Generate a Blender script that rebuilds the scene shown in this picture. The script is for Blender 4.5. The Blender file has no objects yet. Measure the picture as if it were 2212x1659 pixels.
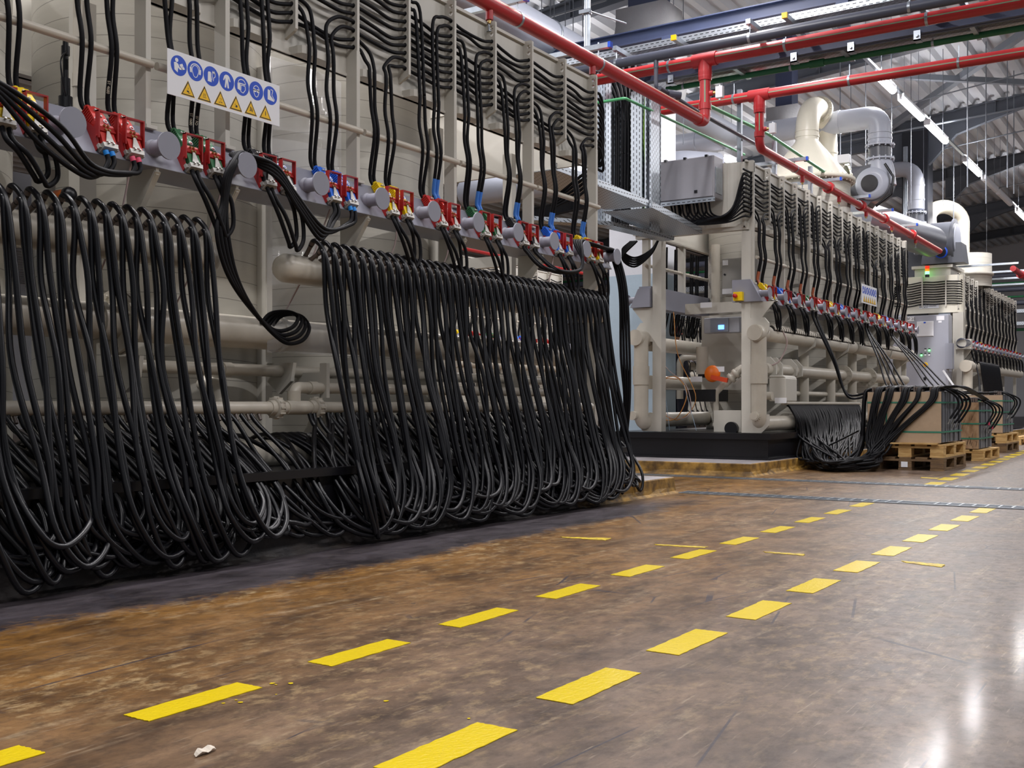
import bpy, math, random
from mathutils import Vector, Matrix
random.seed(7)
SC = bpy.context.scene
COL = SC.collection
PI = math.pi
# ---------------------------------------------------------------- survey: camera station and its viewing rays
F = 2345.0; TH = math.atan2(1524, 2345); SN = math.sin(TH); CS = math.cos(TH); EYE = .72
def _ray(u, v):
    a = (u-1106.)/F; b = -(v-875.)/F
    return (-SN+a*CS, CS+a*SN, b)
def atX(u, v, X):
    r = _ray(u, v); t = X/r[0]; return Vector((X, r[1]*t, EYE+r[2]*t))
def atY(u, v, Y):
    r = _ray(u, v); t = Y/r[1]; return Vector((r[0]*t, Y, EYE+r[2]*t))
def atZ(u, v, Z=0.):
    r = _ray(u, v); t = (Z-EYE)/r[2]; return Vector((r[0]*t, r[1]*t, Z))
# ---------------------------------------------------------------- mesh builder
class MB:
    def __init__(s): s.v = []; s.f = []; s.m = []; s.s = []
    def add(s, vs, fs, mi=0, sm=False):
        o = len(s.v); s.v += [tuple(p) for p in vs]
        for f in fs: s.f.append(tuple(o+i for i in f)); s.m.append(mi); s.s.append(sm)
        return s
    def box(s, a, b, mi=0):
        x0, y0, z0 = (min(a[i], b[i]) for i in range(3)); x1, y1, z1 = (max(a[i], b[i]) for i in range(3))
        return s.add([(x0,y0,z0),(x1,y0,z0),(x1,y1,z0),(x0,y1,z0),(x0,y0,z1),(x1,y0,z1),(x1,y1,z1),(x0,y1,z1)],
                     [(3,2,1,0),(4,5,6,7),(0,1,5,4),(1,2,6,5),(2,3,7,6),(3,0,4,7)], mi)
    def cbox(s, c, d, mi=0): return s.box([c[i]-d[i]/2 for i in range(3)], [c[i]+d[i]/2 for i in range(3)], mi)
    def bar(s, p, q, w, h, mi=0, up=(0,0,1)):
        p = Vector(p); q = Vector(q); t = (q-p).normalized(); u = Vector(up)
        if abs(t.dot(u)) > .98: u = Vector((1,0,0))
        a = t.cross(u).normalized()*w/2; b = a.cross(t).normalized()*h/2
        vs = [p-a-b, p+a-b, p+a+b, p-a+b, q-a-b, q+a-b, q+a+b, q-a+b]
        return s.add(vs, [(0,1,2,3),(7,6,5,4),(4,5,1,0),(5,6,2,1),(6,7,3,2),(7,4,0,3)], mi)
    def tube(s, pts, r, n=8, mi=0, cap=True):
        pts = [Vector(p) for p in pts]; N = len(pts)
        rr = r if isinstance(r, (list, tuple)) else [r]*N
        T = []
        for i in range(N):
            d = pts[min(i+1, N-1)]-pts[max(i-1, 0)]
            T.append(d.normalized() if d.length > 1e-9 else Vector((0,0,1)))
        u = Vector((0,0,1)) if abs(T[0].z) < .9 else Vector((1,0,0))
        a = T[0].cross(u).normalized(); vs = []
        for i in range(N):
            if i:
                a = a-T[i]*a.dot(T[i])
                a = a.normalized() if a.length > 1e-6 else T[i].orthogonal().normalized()
            b = T[i].cross(a)
            for k in range(n):
                w = 2*PI*k/n; vs.append(pts[i]+(a*math.cos(w)+b*math.sin(w))*rr[i])
        fs = [(i*n+k, i*n+(k+1)%n, (i+1)*n+(k+1)%n, (i+1)*n+k) for i in range(N-1) for k in range(n)]
        s.add(vs, fs, mi, True)
        if cap: s.add(vs[:n], [tuple(range(n-1,-1,-1))], mi); s.add(vs[-n:], [tuple(range(n))], mi)
        return s
    def cyl(s, p, q, r, n=16, mi=0, r2=None, cap=True): return s.tube([p, q], [r, r if r2 is None else r2], n, mi, cap)
    def lathe(s, prof, c=(0,0,0), ax='z', n=32, mi=0):
        c = Vector(c); vs = []
        for (r, h) in prof:
            for k in range(n):
                w = 2*PI*k/n; a, b = r*math.cos(w), r*math.sin(w)
                vs.append(c+Vector({'z':(a,b,h),'y':(a,h,b),'x':(h,a,b)}[ax]))
        N = len(prof)
        return s.add(vs, [(i*n+k, i*n+(k+1)%n, (i+1)*n+(k+1)%n, (i+1)*n+k) for i in range(N-1) for k in range(n)], mi, True)
    def prism(s, poly, ax, a, b, mi=0):
        def P(p, h): return {'x':(h,p[0],p[1]),'y':(p[0],h,p[1]),'z':(p[0],p[1],h)}[ax]
        n = len(poly); vs = [P(p, a) for p in poly]+[P(p, b) for p in poly]
        return s.add(vs, [tuple(range(n-1,-1,-1)), tuple(range(n,2*n))]+[(i,(i+1)%n,n+(i+1)%n,n+i) for i in range(n)], mi)
    def quad(s, a, b, c, d, mi=0): return s.add([a,b,c,d], [(0,1,2,3)], mi)
    def sphere(s, c, r, n=12, mi=0, sc=(1,1,1)):
        m = n//2; vs = []; c = Vector(c)
        for i in range(m+1):
            t = PI*i/m
            for k in range(n):
                w = 2*PI*k/n; vs.append(c+Vector((r*sc[0]*math.sin(t)*math.cos(w), r*sc[1]*math.sin(t)*math.sin(w), r*sc[2]*math.cos(t))))
        return s.add(vs, [(i*n+k,(i+1)*n+k,(i+1)*n+(k+1)%n,i*n+(k+1)%n) for i in range(m) for k in range(n)], mi, True)
    def hole_plate(s, x0, x1, zs, hx, hr, y0, y1, mi=0, n=12):
        """plate in the x-z plane, thickness y0..y1, one round hole in each cell of zs; zs = cell borders"""
        for i in range(len(zs)-1):
            za, zb = zs[i], zs[i+1]; zc = (za+zb)/2
            for y, fl in ((y0, 0), (y1, 1)):
                ring = [(hx+hr*math.cos(2*PI*(k+.5)/n), y, zc+hr*math.sin(2*PI*(k+.5)/n)) for k in range(n)]
                out = []
                for k in range(n):
                    a = 2*PI*(k+.5)/n; c, q = math.cos(a), math.sin(a)
                    tx = ((x1-hx) if c > 0 else (x0-hx))/c if abs(c) > 1e-6 else 9
                    tz = ((zb-zc) if q > 0 else (za-zc))/q if abs(q) > 1e-6 else 9
                    t = min(abs(tx), abs(tz)); out.append((hx+c*t, y, zc+q*t))
                fs = [(k,(k+1)%n,n+(k+1)%n,n+k) for k in range(n)]
                s.add(ring+out, fs if fl else [f[::-1] for f in fs], mi)
                cs = [(x1,y,zb),(x0,y,zb),(x0,y,za),(x1,y,za)]
                for j, cpt in enumerate(cs):
                    lo = [o for o in out]
                    best = sorted(range(n), key=lambda k: (out[k][0]-cpt[0])**2+(out[k][2]-cpt[2])**2)[:2]
                    s.add([cpt, out[best[0]], out[best[1]]], [(0,1,2)], mi)
            ra = [(hx+hr*math.cos(2*PI*(k+.5)/n), y0, zc+hr*math.sin(2*PI*(k+.5)/n)) for k in range(n)]
            rb = [(p[0], y1, p[2]) for p in ra]
            s.add(ra+rb, [(k,n+k,n+(k+1)%n,(k+1)%n) for k in range(n)], mi)
        za, zb = zs[0], zs[-1]
        s.add([(x0,y0,za),(x1,y0,za),(x1,y1,za),(x0,y1,za),(x0,y0,zb),(x1,y0,zb),(x1,y1,zb),(x0,y1,zb)],
              [(3,2,1,0),(4,5,6,7),(1,2,6,5),(3,0,4,7)], mi)
        return s
    def mesh(s, name, mats):
        me = bpy.data.meshes.new(name); me.from_pydata(s.v, [], s.f)
        for m in (mats if isinstance(mats, (list, tuple)) else [mats]): me.materials.append(m)
        me.polygons.foreach_set('material_index', s.m); me.polygons.foreach_set('use_smooth', s.s)
        me.update(); return me
def link(o, parent=None):
    COL.objects.link(o)
    if parent is not None: o.parent = parent; o.matrix_parent_inverse = parent.matrix_world.inverted() if False else Matrix.Translation(-Vector(parent.location))
    return o
def obj(name, mb, mats, parent=None, label=None, cat=None, group=None, kind=None, bevel=0):
    o = bpy.data.objects.new(name, mb.mesh(name, mats) if isinstance(mb, MB) else mb)
    link(o, parent)
    if bevel:
        b = o.modifiers.new('bevel', 'BEVEL'); b.width = bevel; b.segments = 2; b.limit_method = 'ANGLE'; b.angle_limit = .6
    tag(o, label, cat, group, kind); return o
def tag(o, label=None, cat=None, group=None, kind=None):
    if label: o['label'] = label
    if cat: o['category'] = cat
    if group: o['group'] = group
    if kind: o['kind'] = kind
    return o
def empty(name, loc, label=None, cat=None, group=None, kind=None):
    o = bpy.data.objects.new(name, None); o.empty_display_size = .1; o.location = loc; COL.objects.link(o)
    return tag(o, label, cat, group, kind)
def copy_tree(o, loc, parent=None):
    """copy of a thing with copies of its parts and sub-parts (mesh data shared)"""
    c = o.copy(); COL.objects.link(c)
    if parent is None: c.location = loc
    else: c.parent = parent; c.matrix_parent_inverse = o.matrix_parent_inverse.copy()
    for ch in list(o.children): copy_tree(ch, None, c)
    return c
def local(o):
    """children of an Empty built at the world origin: move with the Empty afterwards"""
    for ch in o.children_recursive: ch.matrix_parent_inverse = Matrix.Identity(4)
def spline(P, n=8):
    """Catmull-Rom through P"""
    P = [Vector(p) for p in P]; Q = [P[0]*2-P[1]]+P+[P[-1]*2-P[-2]]; out = []
    for i in range(1, len(Q)-2):
        a, b, c, d = Q[i-1], Q[i], Q[i+1], Q[i+2]
        for k in range(n):
            t = k/n
            out.append(.5*((2*b)+(c-a)*t+(2*a-5*b+4*c-d)*t*t+(3*b-a-3*c+d)*t*t*t))
    out.append(P[-1]); return out
def fillet(P, r, n=6):
    """polyline with rounded corners"""
    P = [Vector(p) for p in P]; out = [P[0]]
    for i in range(1, len(P)-1):
        a, b, c = P[i-1], P[i], P[i+1]; u = (a-b); w = (c-b)
        ang = u.angle(w); L = min(r/math.tan(ang/2), u.length*.49, w.length*.49) if ang < 3.1 else 0
        if L <= 0: out.append(b); continue
        p0 = b+u.normalized()*L; p1 = b+w.normalized()*L
        for k in range(n+1):
            t = k/n; out.append(p0*(1-t)**2+b*2*t*(1-t)+p1*t*t)
    out.append(P[-1]); return out
# ---------------------------------------------------------------- materials
def s2l(h):
    h = h.lstrip('#'); c = [int(h[i:i+2], 16)/255 for i in (0,2,4)]
    return tuple((x/12.92 if x <= .04045 else ((x+.055)/1.055)**2.4) for x in c)+(1.,)
def mat(name, col, rough=.5, metal=0., var=0., scale=6., bump=0., bscale=60., emit=0, coat=0., spec=.5, stretch=None, dirt=None):
    m = bpy.data.materials.new(name); m.use_nodes = True; nt = m.node_tree; N = nt.nodes; L = nt.links
    b = N['Principled BSDF']; c = s2l(col) if isinstance(col, str) else tuple(col)+(1.,)*(4-len(col))
    b.inputs['Base Color'].default_value = c; b.inputs['Roughness'].default_value = rough; b.inputs['Metallic'].default_value = metal
    b.inputs['Specular IOR Level'].default_value = spec
    if coat: b.inputs['Coat Weight'].default_value = coat; b.inputs['Coat Roughness'].default_value = .15
    if emit: b.inputs['Emission Color'].default_value = c; b.inputs['Emission Strength'].default_value = emit
    if var or bump or dirt:
        tc = N.new('ShaderNodeTexCoord'); mp = N.new('ShaderNodeMapping'); L.new(tc.outputs['Object'], mp.inputs['Vector'])
        if stretch: mp.inputs['Scale'].default_value = stretch
    if var or dirt:
        nz = N.new('ShaderNodeTexNoise'); nz.inputs['Scale'].default_value = scale; nz.inputs['Detail'].default_value = 6; nz.inputs['Roughness'].default_value = .65
        L.new(mp.outputs['Vector'], nz.inputs['Vector'])
        rp = N.new('ShaderNodeValToRGB'); rp.color_ramp.elements[0].position = .3; rp.color_ramp.elements[1].position = .7
        d = s2l(dirt) if dirt else tuple(x*(1-var) for x in c[:3])+(1,)
        rp.color_ramp.elements[0].color = d; rp.color_ramp.elements[1].color = c
        L.new(nz.outputs['Fac'], rp.inputs['Fac']); L.new(rp.outputs['Color'], b.inputs['Base Color'])
    if bump:
        n2 = N.new('ShaderNodeTexNoise'); n2.inputs['Scale'].default_value = bscale; n2.inputs['Detail'].default_value = 4
        L.new(mp.outputs['Vector'], n2.inputs['Vector'])
        bp = N.new('ShaderNodeBump'); bp.inputs['Strength'].default_value = bump; bp.inputs['Distance'].default_value = .01
        L.new(n2.outputs['Fac'], bp.inputs['Height']); L.new(bp.outputs['Normal'], b.inputs['Normal'])
    return m
M = {}
M['beige'] = mat('beige plastic sheet', '#c9c5bb', .42, var=.08, scale=3)
M['beige2'] = mat('beige pipe', '#c8c1b3', .33, var=.14, scale=5)
M['cream'] = mat('cream moulded plastic', '#e4dfce', .35, var=.05)
M['grey'] = mat('grey plastic', '#8f909c', .45, var=.06, scale=4)
M['duct'] = mat('light grey duct', '#b4b9c6', .35, var=.06, scale=3)
M['ductd'] = mat('dark grey duct', '#5b5e66', .35, var=.12, scale=3)
M['black'] = mat('black plastic', '#15151a', .32, var=.3, scale=4)
M['hose'] = mat('black rubber hose', '#0b0b11', .33, var=.3, scale=9, spec=.45)
M['those'] = mat('thin black hose', '#0c0c10', .5, spec=.25)
M['cable'] = mat('black cable', '#121216', .55, var=.2, scale=12, spec=.18)
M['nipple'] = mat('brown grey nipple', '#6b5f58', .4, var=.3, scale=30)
M['red'] = mat('red plastic', '#c8281f', .4, var=.12, scale=20)
M['redp'] = mat('red pipe', '#b82c30', .38, var=.12, scale=8)
M['dred'] = mat('dark red plate', '#a31c1b', .45, var=.12, scale=20)
M['stripe'] = mat('pale green stripe', '#6fae8c', .45)
M['green'] = mat('green plastic', '#2f6b42', .45, var=.1, scale=20)
M['greenp'] = mat('green pipe', '#1e6b41', .4, var=.1)
M['greenl'] = mat('light green pipe', '#4d9c68', .4)
M['blue'] = mat('blue plastic', '#1f6be0', .4, var=.08, scale=20)
M['yellow'] = mat('yellow plastic', '#f7d200', .4, var=.06, scale=20)
M['kblack'] = mat('black connector', '#26262a', .5, var=.2, scale=20)
M['white'] = mat('white plastic', '#e9eaee', .4)
M['paint_blue'] = mat('sign blue', '#0a49c4', .4)
M['sign_yellow'] = mat('sign yellow', '#f2bf00', .4)
M['sign_black'] = mat('sign black', '#17171c', .5)
M['alu'] = mat('cast clamp', '#b9b6b1', .45, metal=.4, var=.25, scale=40)
M['brass'] = mat('brass screw', '#bfa36a', .3, metal=.9)
M['galv'] = mat('galvanised steel', '#b7bfc8', .32, metal=.85, var=.25, scale=14)
M['steel'] = mat('stainless steel', '#a9a6a1', .35, metal=.8, var=.1, scale=3)
M['bluebeam'] = mat('dark blue painted steel', '#3d4663', .5, var=.12, scale=5)
M['beamgrey'] = mat('grey painted steel', '#7c828b', .55, var=.1, scale=3)
M['dkbeam'] = mat('dark grey painted steel', '#5d636d', .55, var=.1, scale=3)
M['pvc'] = mat('dark grey pipe', '#474a57', .35, var=.1)
M['concrete'] = mat('concrete', '#a9a9ab', .85, var=.14, scale=4, bump=.4, bscale=40)
M['orange'] = mat('orange plastic', '#ee7412', .4)
M['sleeve'] = mat('blue shrink sleeve', '#3f7fd6', .5)
M['sleeveb'] = mat('brown shrink sleeve', '#b3613f', .5)
M['pink'] = mat('pink shrink sleeve', '#f0587a', .5)
M['cyan'] = mat('bright blue shrink sleeve', '#1f93f0', .5)
M['rope'] = mat('pale pink cord', '#b9a5a3', .6)
M['lamp'] = mat('lit lamp diffuser', (1.,.985,1.), .4, emit=14)
M['led_green'] = mat('lit green lamp', (.1,1.,.15), .4, emit=6)
M['led_red'] = mat('red lamp', '#ff3a1a', .4, emit=.6)
M['led_amber'] = mat('amber lamp', '#ff9a10', .4, emit=.6)
M['led_blue'] = mat('lit blue display', (.1,.3,1.), .4, emit=4)
M['cord'] = mat('orange cord', '#c98c4a', .6)
M['lblue'] = mat('pale blue tube', '#9fb6cc', .5)
POWER = 110.
# ================================================================ HALL: camera, light, floor, roof
cam = bpy.data.cameras.new('camera'); co = bpy.data.objects.new('camera', cam); COL.objects.link(co)
cam.sensor_width = 36; cam.lens = 36*F/2212; cam.shift_y = 45.5/2212; cam.clip_end = 200
co.location = (0,0,EYE); co.rotation_euler = (PI/2, 0, TH); SC.camera = co
SC.view_settings.view_transform = 'Standard'; SC.view_settings.look = 'None'; SC.view_settings.gamma = 1
SC.view_settings.use_curve_mapping = False; SC.view_settings.exposure = 0.0
try: SC.cycles.use_denoising = True
except Exception: pass
SC.cycles.max_bounces = 6; SC.cycles.diffuse_bounces = 3; SC.cycles.glossy_bounces = 3; SC.cycles.transparent_max_bounces = 8
w = bpy.data.worlds.new('daylight'); SC.world = w; w.use_nodes = True
bg = w.node_tree.nodes['Background']; bg.inputs['Color'].default_value = (.86,.92,1.,1); bg.inputs['Strength'].default_value = .2

# ---- floor material: stained, worn, wet-looking coated concrete
def floor_material():
    m = bpy.data.materials.new('stained coated floor'); m.use_nodes = True; nt = m.node_tree; N = nt.nodes; L = nt.links
    b = N['Principled BSDF']
    tc = N.new('ShaderNodeTexCoord')
    sp = N.new('ShaderNodeSeparateXYZ'); L.new(tc.outputs['Object'], sp.inputs[0])
    def noise(scale, detail=5, rough=.6, st=(1,1,1), dist=0., rot=0):
        mp = N.new('ShaderNodeMapping'); mp.inputs['Scale'].default_value = st; mp.inputs['Rotation'].default_value = (0,0,rot); L.new(tc.outputs['Object'], mp.inputs['Vector'])
        n = N.new('ShaderNodeTexNoise'); n.inputs['Scale'].default_value = scale; n.inputs['Detail'].default_value = detail
        n.inputs['Roughness'].default_value = rough; n.inputs['Distortion'].default_value = dist; L.new(mp.outputs['Vector'], n.inputs['Vector']); return n.outputs['Fac']
    def ramp(fac, a, c, ca=(0,0,0,1), cb=(1,1,1,1)):
        r = N.new('ShaderNodeValToRGB'); r.color_ramp.elements[0].position = a; r.color_ramp.elements[1].position = c
        r.color_ramp.elements[0].color = ca; r.color_ramp.elements[1].color = cb; L.new(fac, r.inputs['Fac']); return r.outputs['Color']
    def mix(f, a, c, typ='MIX'):
        x = N.new('ShaderNodeMix'); x.data_type = 'RGBA'; x.blend_type = typ
        if isinstance(f, float): x.inputs['Factor'].default_value = f
        else: L.new(f, x.inputs['Factor'])
        for i, q in ((6, a), (7, c)):
            if isinstance(q, tuple): x.inputs[i].default_value = q
            else: L.new(q, x.inputs[i])
        return x.outputs[2]
    def math_(op, a, c=0., clamp=False):
        x = N.new('ShaderNodeMath'); x.operation = op; x.use_clamp = clamp
        for i, q in enumerate((a, c)):
            if isinstance(q, (int, float)): x.inputs[i].default_value = q
            else: L.new(q, x.inputs[i])
        return x.outputs[0]
    big = noise(.55, 4, .6, (1,.55,1)); mid = noise(3.4, 7, .7, (1.4,.75,1), .15); fine = noise(19, 6, .72, (1.2,.8,1), .15)
    scr = noise(26, 3, .7, (2.6,.18,1), .2, .12); streak = noise(15, 7, .74, (1.25,.7,1), .1, -.1); wear = noise(3.2, 5, .7, (3.2,.16,1), .1, .03)
    amber = ramp(mid, .32, .66, s2l('#452d15'), s2l('#93682f'))
    grey = ramp(mid, .32, .68, s2l('#40352f'), s2l('#7a6c62'))
    # browner beside the machines, greyer out in the aisle
    t = math_('ADD', math_('MULTIPLY', sp.outputs['X'], .42), math_('MULTIPLY', sp.outputs['Y'], .06))
    t = math_('ADD', math_('ADD', t, 1.08), math_('MULTIPLY', math_('SUBTRACT', big, .5), 1.4), True)
    c = mix(t, amber, grey)
    warm = math_('SUBTRACT', 1., math_('MULTIPLY', t, .62))
    c = mix(math_('MULTIPLY', math_('MULTIPLY', ramp(streak, .5, .64), ramp(noise(1.3, 4, .6, (1,.6,1)), .38, .6)), math_('MULTIPLY', warm, .85)), c, s2l('#b89d72'))
    c = mix(math_('MULTIPLY', math_('MULTIPLY', ramp(wear, .55, .7), ramp(streak, .4, .6)), .5), c, s2l('#b8a588'))
    c = mix(math_('MULTIPLY', ramp(fine, .48, .7), .6), c, s2l('#33241a'))
    c = mix(math_('MULTIPLY', ramp(scr, .62, .74), .35), c, s2l('#c2b299'))
    c = mix(math_('MULTIPLY', ramp(noise(5.5, 6, .7, (1,.8,1), .2), .66, .72), .8), c, s2l('#2f2b30'))
    # thin dark scratches
    vo = N.new('ShaderNodeTexVoronoi'); vo.feature = 'DISTANCE_TO_EDGE'; vo.inputs['Scale'].default_value = 1.1
    mp = N.new('ShaderNodeMapping'); mp.inputs['Scale'].default_value = (2.2,.6,1); mp.inputs['Rotation'].default_value = (0,0,.5); L.new(tc.outputs['Object'], mp.inputs['Vector']); L.new(mp.outputs['Vector'], vo.inputs['Vector'])
    sc_ = math_('MULTIPLY', math_('LESS_THAN', vo.outputs['Distance'], .006), ramp(noise(1.7, 3), .52, .58))
    c = mix(math_('MULTIPLY', sc_, .8), c, s2l('#33303a'))
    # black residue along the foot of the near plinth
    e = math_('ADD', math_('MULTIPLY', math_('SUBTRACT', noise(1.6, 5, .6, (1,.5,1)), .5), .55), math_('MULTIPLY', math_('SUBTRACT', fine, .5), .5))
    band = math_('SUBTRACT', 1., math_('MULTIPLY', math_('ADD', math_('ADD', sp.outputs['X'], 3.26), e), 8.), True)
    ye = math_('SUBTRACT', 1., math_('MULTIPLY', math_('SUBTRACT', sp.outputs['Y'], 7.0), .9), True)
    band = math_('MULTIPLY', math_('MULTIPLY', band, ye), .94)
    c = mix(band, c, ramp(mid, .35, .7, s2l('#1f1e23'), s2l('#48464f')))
    L.new(c, b.inputs['Base Color'])
    r = math_('ADD', math_('MULTIPLY', fine, .22), math_('MULTIPLY', mid, .22)); L.new(math_('ADD', math_('ADD', r, .12), math_('MULTIPLY', t, .1)), b.inputs['Roughness'])
    b.inputs['Coat Weight'].default_value = .12; b.inputs['Coat Roughness'].default_value = .12; b.inputs['Specular IOR Level'].default_value = .33
    bp = N.new('ShaderNodeBump'); bp.inputs['Strength'].default_value = .22; bp.inputs['Distance'].default_value = .01
    L.new(math_('ADD', noise(5, 4, .6), math_('MULTIPLY', fine, .35)), bp.inputs['Height']); L.new(bp.outputs['Normal'], b.inputs['Normal'])
    return m
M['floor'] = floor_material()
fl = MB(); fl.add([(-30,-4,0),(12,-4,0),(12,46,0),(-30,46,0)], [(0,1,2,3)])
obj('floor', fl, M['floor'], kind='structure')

# ---- concrete plinths: stained yellow-brown sides, grey worn top
def plinth_material():
    m = mat('stained plinth', '#a9a4a6', .6, var=.2, scale=5, bump=.5, bscale=25); nt = m.node_tree; N = nt.nodes; L = nt.links
    b = N['Principled BSDF']; src = b.inputs['Base Color'].links[0].from_socket
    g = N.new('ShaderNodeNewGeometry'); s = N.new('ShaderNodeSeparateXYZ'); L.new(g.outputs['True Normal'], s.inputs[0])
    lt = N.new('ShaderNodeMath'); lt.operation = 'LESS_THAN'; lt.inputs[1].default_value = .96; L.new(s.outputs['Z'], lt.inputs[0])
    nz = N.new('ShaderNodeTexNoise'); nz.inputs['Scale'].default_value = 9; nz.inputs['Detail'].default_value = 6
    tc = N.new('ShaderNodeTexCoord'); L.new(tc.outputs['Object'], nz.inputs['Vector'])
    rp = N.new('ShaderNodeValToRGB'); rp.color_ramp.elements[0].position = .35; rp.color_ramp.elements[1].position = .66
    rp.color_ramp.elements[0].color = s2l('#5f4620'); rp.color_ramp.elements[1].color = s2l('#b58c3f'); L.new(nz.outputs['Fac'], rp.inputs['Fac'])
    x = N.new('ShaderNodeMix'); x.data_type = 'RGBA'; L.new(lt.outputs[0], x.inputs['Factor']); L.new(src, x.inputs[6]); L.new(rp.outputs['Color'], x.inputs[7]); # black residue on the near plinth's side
    sp = N.new('ShaderNodeSeparateXYZ'); L.new(tc.outputs['Object'], sp.inputs[0])
    def mth(op, p, q, cl=False):
        k = N.new('ShaderNodeMath'); k.operation = op; k.use_clamp = cl
        for i, v in enumerate((p, q)):
            if isinstance(v, (int, float)): k.inputs[i].default_value = v
            else: L.new(v, k.inputs[i])
        return k.outputs[0]
    f = mth('SUBTRACT', 1., mth('MULTIPLY', mth('ADD', mth('SUBTRACT', sp.outputs['Y'], 6.5), mth('MULTIPLY', mth('SUBTRACT', nz.outputs['Fac'], .5), 1.2)), 1.6), True)
    x2 = N.new('ShaderNodeMix'); x2.data_type = 'RGBA'; L.new(mth('MULTIPLY', f, .97), x2.inputs['Factor']); L.new(x.outputs[2], x2.inputs[6]); x2.inputs[7].default_value = s2l('#17151a'); L.new(x2.outputs[2], b.inputs['Base Color'])
    return m
M['plinth'] = plinth_material()
def plinth(x0, x1, y0, y1, z, seed):
    """block with a chipped top edge and a coved foot"""
    R = random.Random(seed); mb = MB()
    per = []
    n = 60
    for i in range(n): per.append((x1, y0+(y1-y0)*i/n))
    for i in range(14): per.append((x1-(x1-x0)*i/14, y1))
    for i in range(8): per.append((x0, y1-(y1-y0)*i/8))
    for i in range(14): per.append((x0+(x1-x0)*i/14, y0))
    rings = []
    for (off, h) in ((.035,0.),(.014,.018),(.003,.05),(0,z-.008),(-.008,z)):
        ring = []
        for (px, py) in per:
            j = R.uniform(-.006,.006) if 0 < h < z-.01 else 0
            ox = off+j if px >= x1 else (-(off+j) if px <= x0 else 0); oy = off+j if py >= y1 else (-(off+j) if py <= y0 else 0)
            ring.append((px+ox, py+oy, h))
        rings.append(ring)
    vs = [p for r in rings for p in r]; k = len(per)
    mb.add(vs, [(i*k+a, i*k+(a+1)%k, (i+1)*k+(a+1)%k, (i+1)*k+a) for i in range(4) for a in range(k)])
    mb.add(rings[-1], [tuple(range(k))]); return mb
obj('plinth', plinth(-6.4,-3.74,-1.5,8.2,.13,1), M['plinth'], None, 'low concrete plinth under the nearest machine, black residue at its foot', 'plinth')
obj('plinth', plinth(-6.6,-3.93,10.42,19.6,.13,2), M['plinth'], None, 'yellow-stained concrete plinth under the second machine beyond the floor drains', 'plinth')
obj('plinth', plinth(-6.6,-4.0,22.6,32.5,.13,3), M['plinth'], None, 'concrete plinth under the farthest machine of the aisle', 'plinth')

# ---- yellow floor dashes
R = random.Random(3)
def ypaint(worn=False):
    m = mat('worn yellow floor paint' if worn else 'yellow floor paint', '#f2d400', .3 if not worn else .5, var=.06, scale=30, bump=.25, bscale=90, coat=.5 if not worn else 0, dirt='#6e5527' if worn else None)
    return m
M['dash'] = ypaint(); M['dashw'] = ypaint(True)
def dash(pts, name='floor_dash', worn=False, label='', group=''):
    mb = MB(); n = 14; a, b, c, d = [Vector(p) for p in pts]; top = []
    loop = []
    for p, q in ((a,b),(b,c),(c,d),(d,a)):
        for i in range(n):
            v = p.lerp(q, i/n)
            if i: v = v+Vector((R.uniform(-.0022,.0022), R.uniform(-.0022,.0022), 0))*(3 if worn else 1)
            loop.append(v)
    k = len(loop); vs = [Vector((v.x,v.y,.0005)) for v in loop]+[Vector((v.x,v.y,.0022)) for v in loop]
    mb.add(vs, [(i,(i+1)%k,k+(i+1)%k,k+i) for i in range(k)]+[tuple(range(k,2*k))])
    obj(name, mb, M['dashw'] if worn else M['dash'], None, label, 'floor marking', group)
for i in range(-1, 11):
    y = 1.62+.6115*i+.004*i; x = -2.128-.0068*i; L_ = .35-.001*i
    dash([(x,y,0),(x+.092,y-.002,0),(x+.09,y+L_,0),(x-.002,y+L_,0)], label='yellow painted floor dash in the lane line nearer the black hoses', group='dashes of the left lane line')
for i in range(-1, 10):
    y = 2.268+.6115*i; x = -1.404+.001*i
    dash([(x,y,0),(x+.106,y-.002,0),(x+.108,y+.362,0),(x,y+.362,0)], label='yellow painted floor dash in the lane line on the open aisle side', group='dashes of the right lane line')
for i in range(13):
    y = 10.23+.745*i; x = -2.232-.031*i
    dash([(x,y,0),(x+.14,y-.01,0),(x+.125,y+.42,0),(x-.015,y+.42,0)], label='yellow painted floor dash beyond the drains, in the line past the pallets', group='dashes beyond the drains')
for (q, lab) in ((((1212,1160),(1320,1163),(1308,1168),(1215,1161.5)), 'faded yellow dash crossing the floor beside the dark residue'),
               (((1415,1176),(1530,1181.5),(1520,1184.5),(1420,1178)), 'faded yellow dash crossing just left of the left lane line'),
               (((1650,1192),(1738,1197),(1735,1201),(1655,1194)), 'faded pale yellow dash lying between the two lane lines'),
               (((1948,1212),(2040,1220),(2036,1226),(1955,1216)), 'faded pale yellow dash right of the right lane line'),
               (((1990,1031),(2030,1033),(2024,1034.5),(1990,1032.5)), 'thin faded yellow dash in front of the first stacked pallet')):
    dash([atZ(*p) for p in q][::-1], worn=True, label=lab, group='faded cross dashes')
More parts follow.
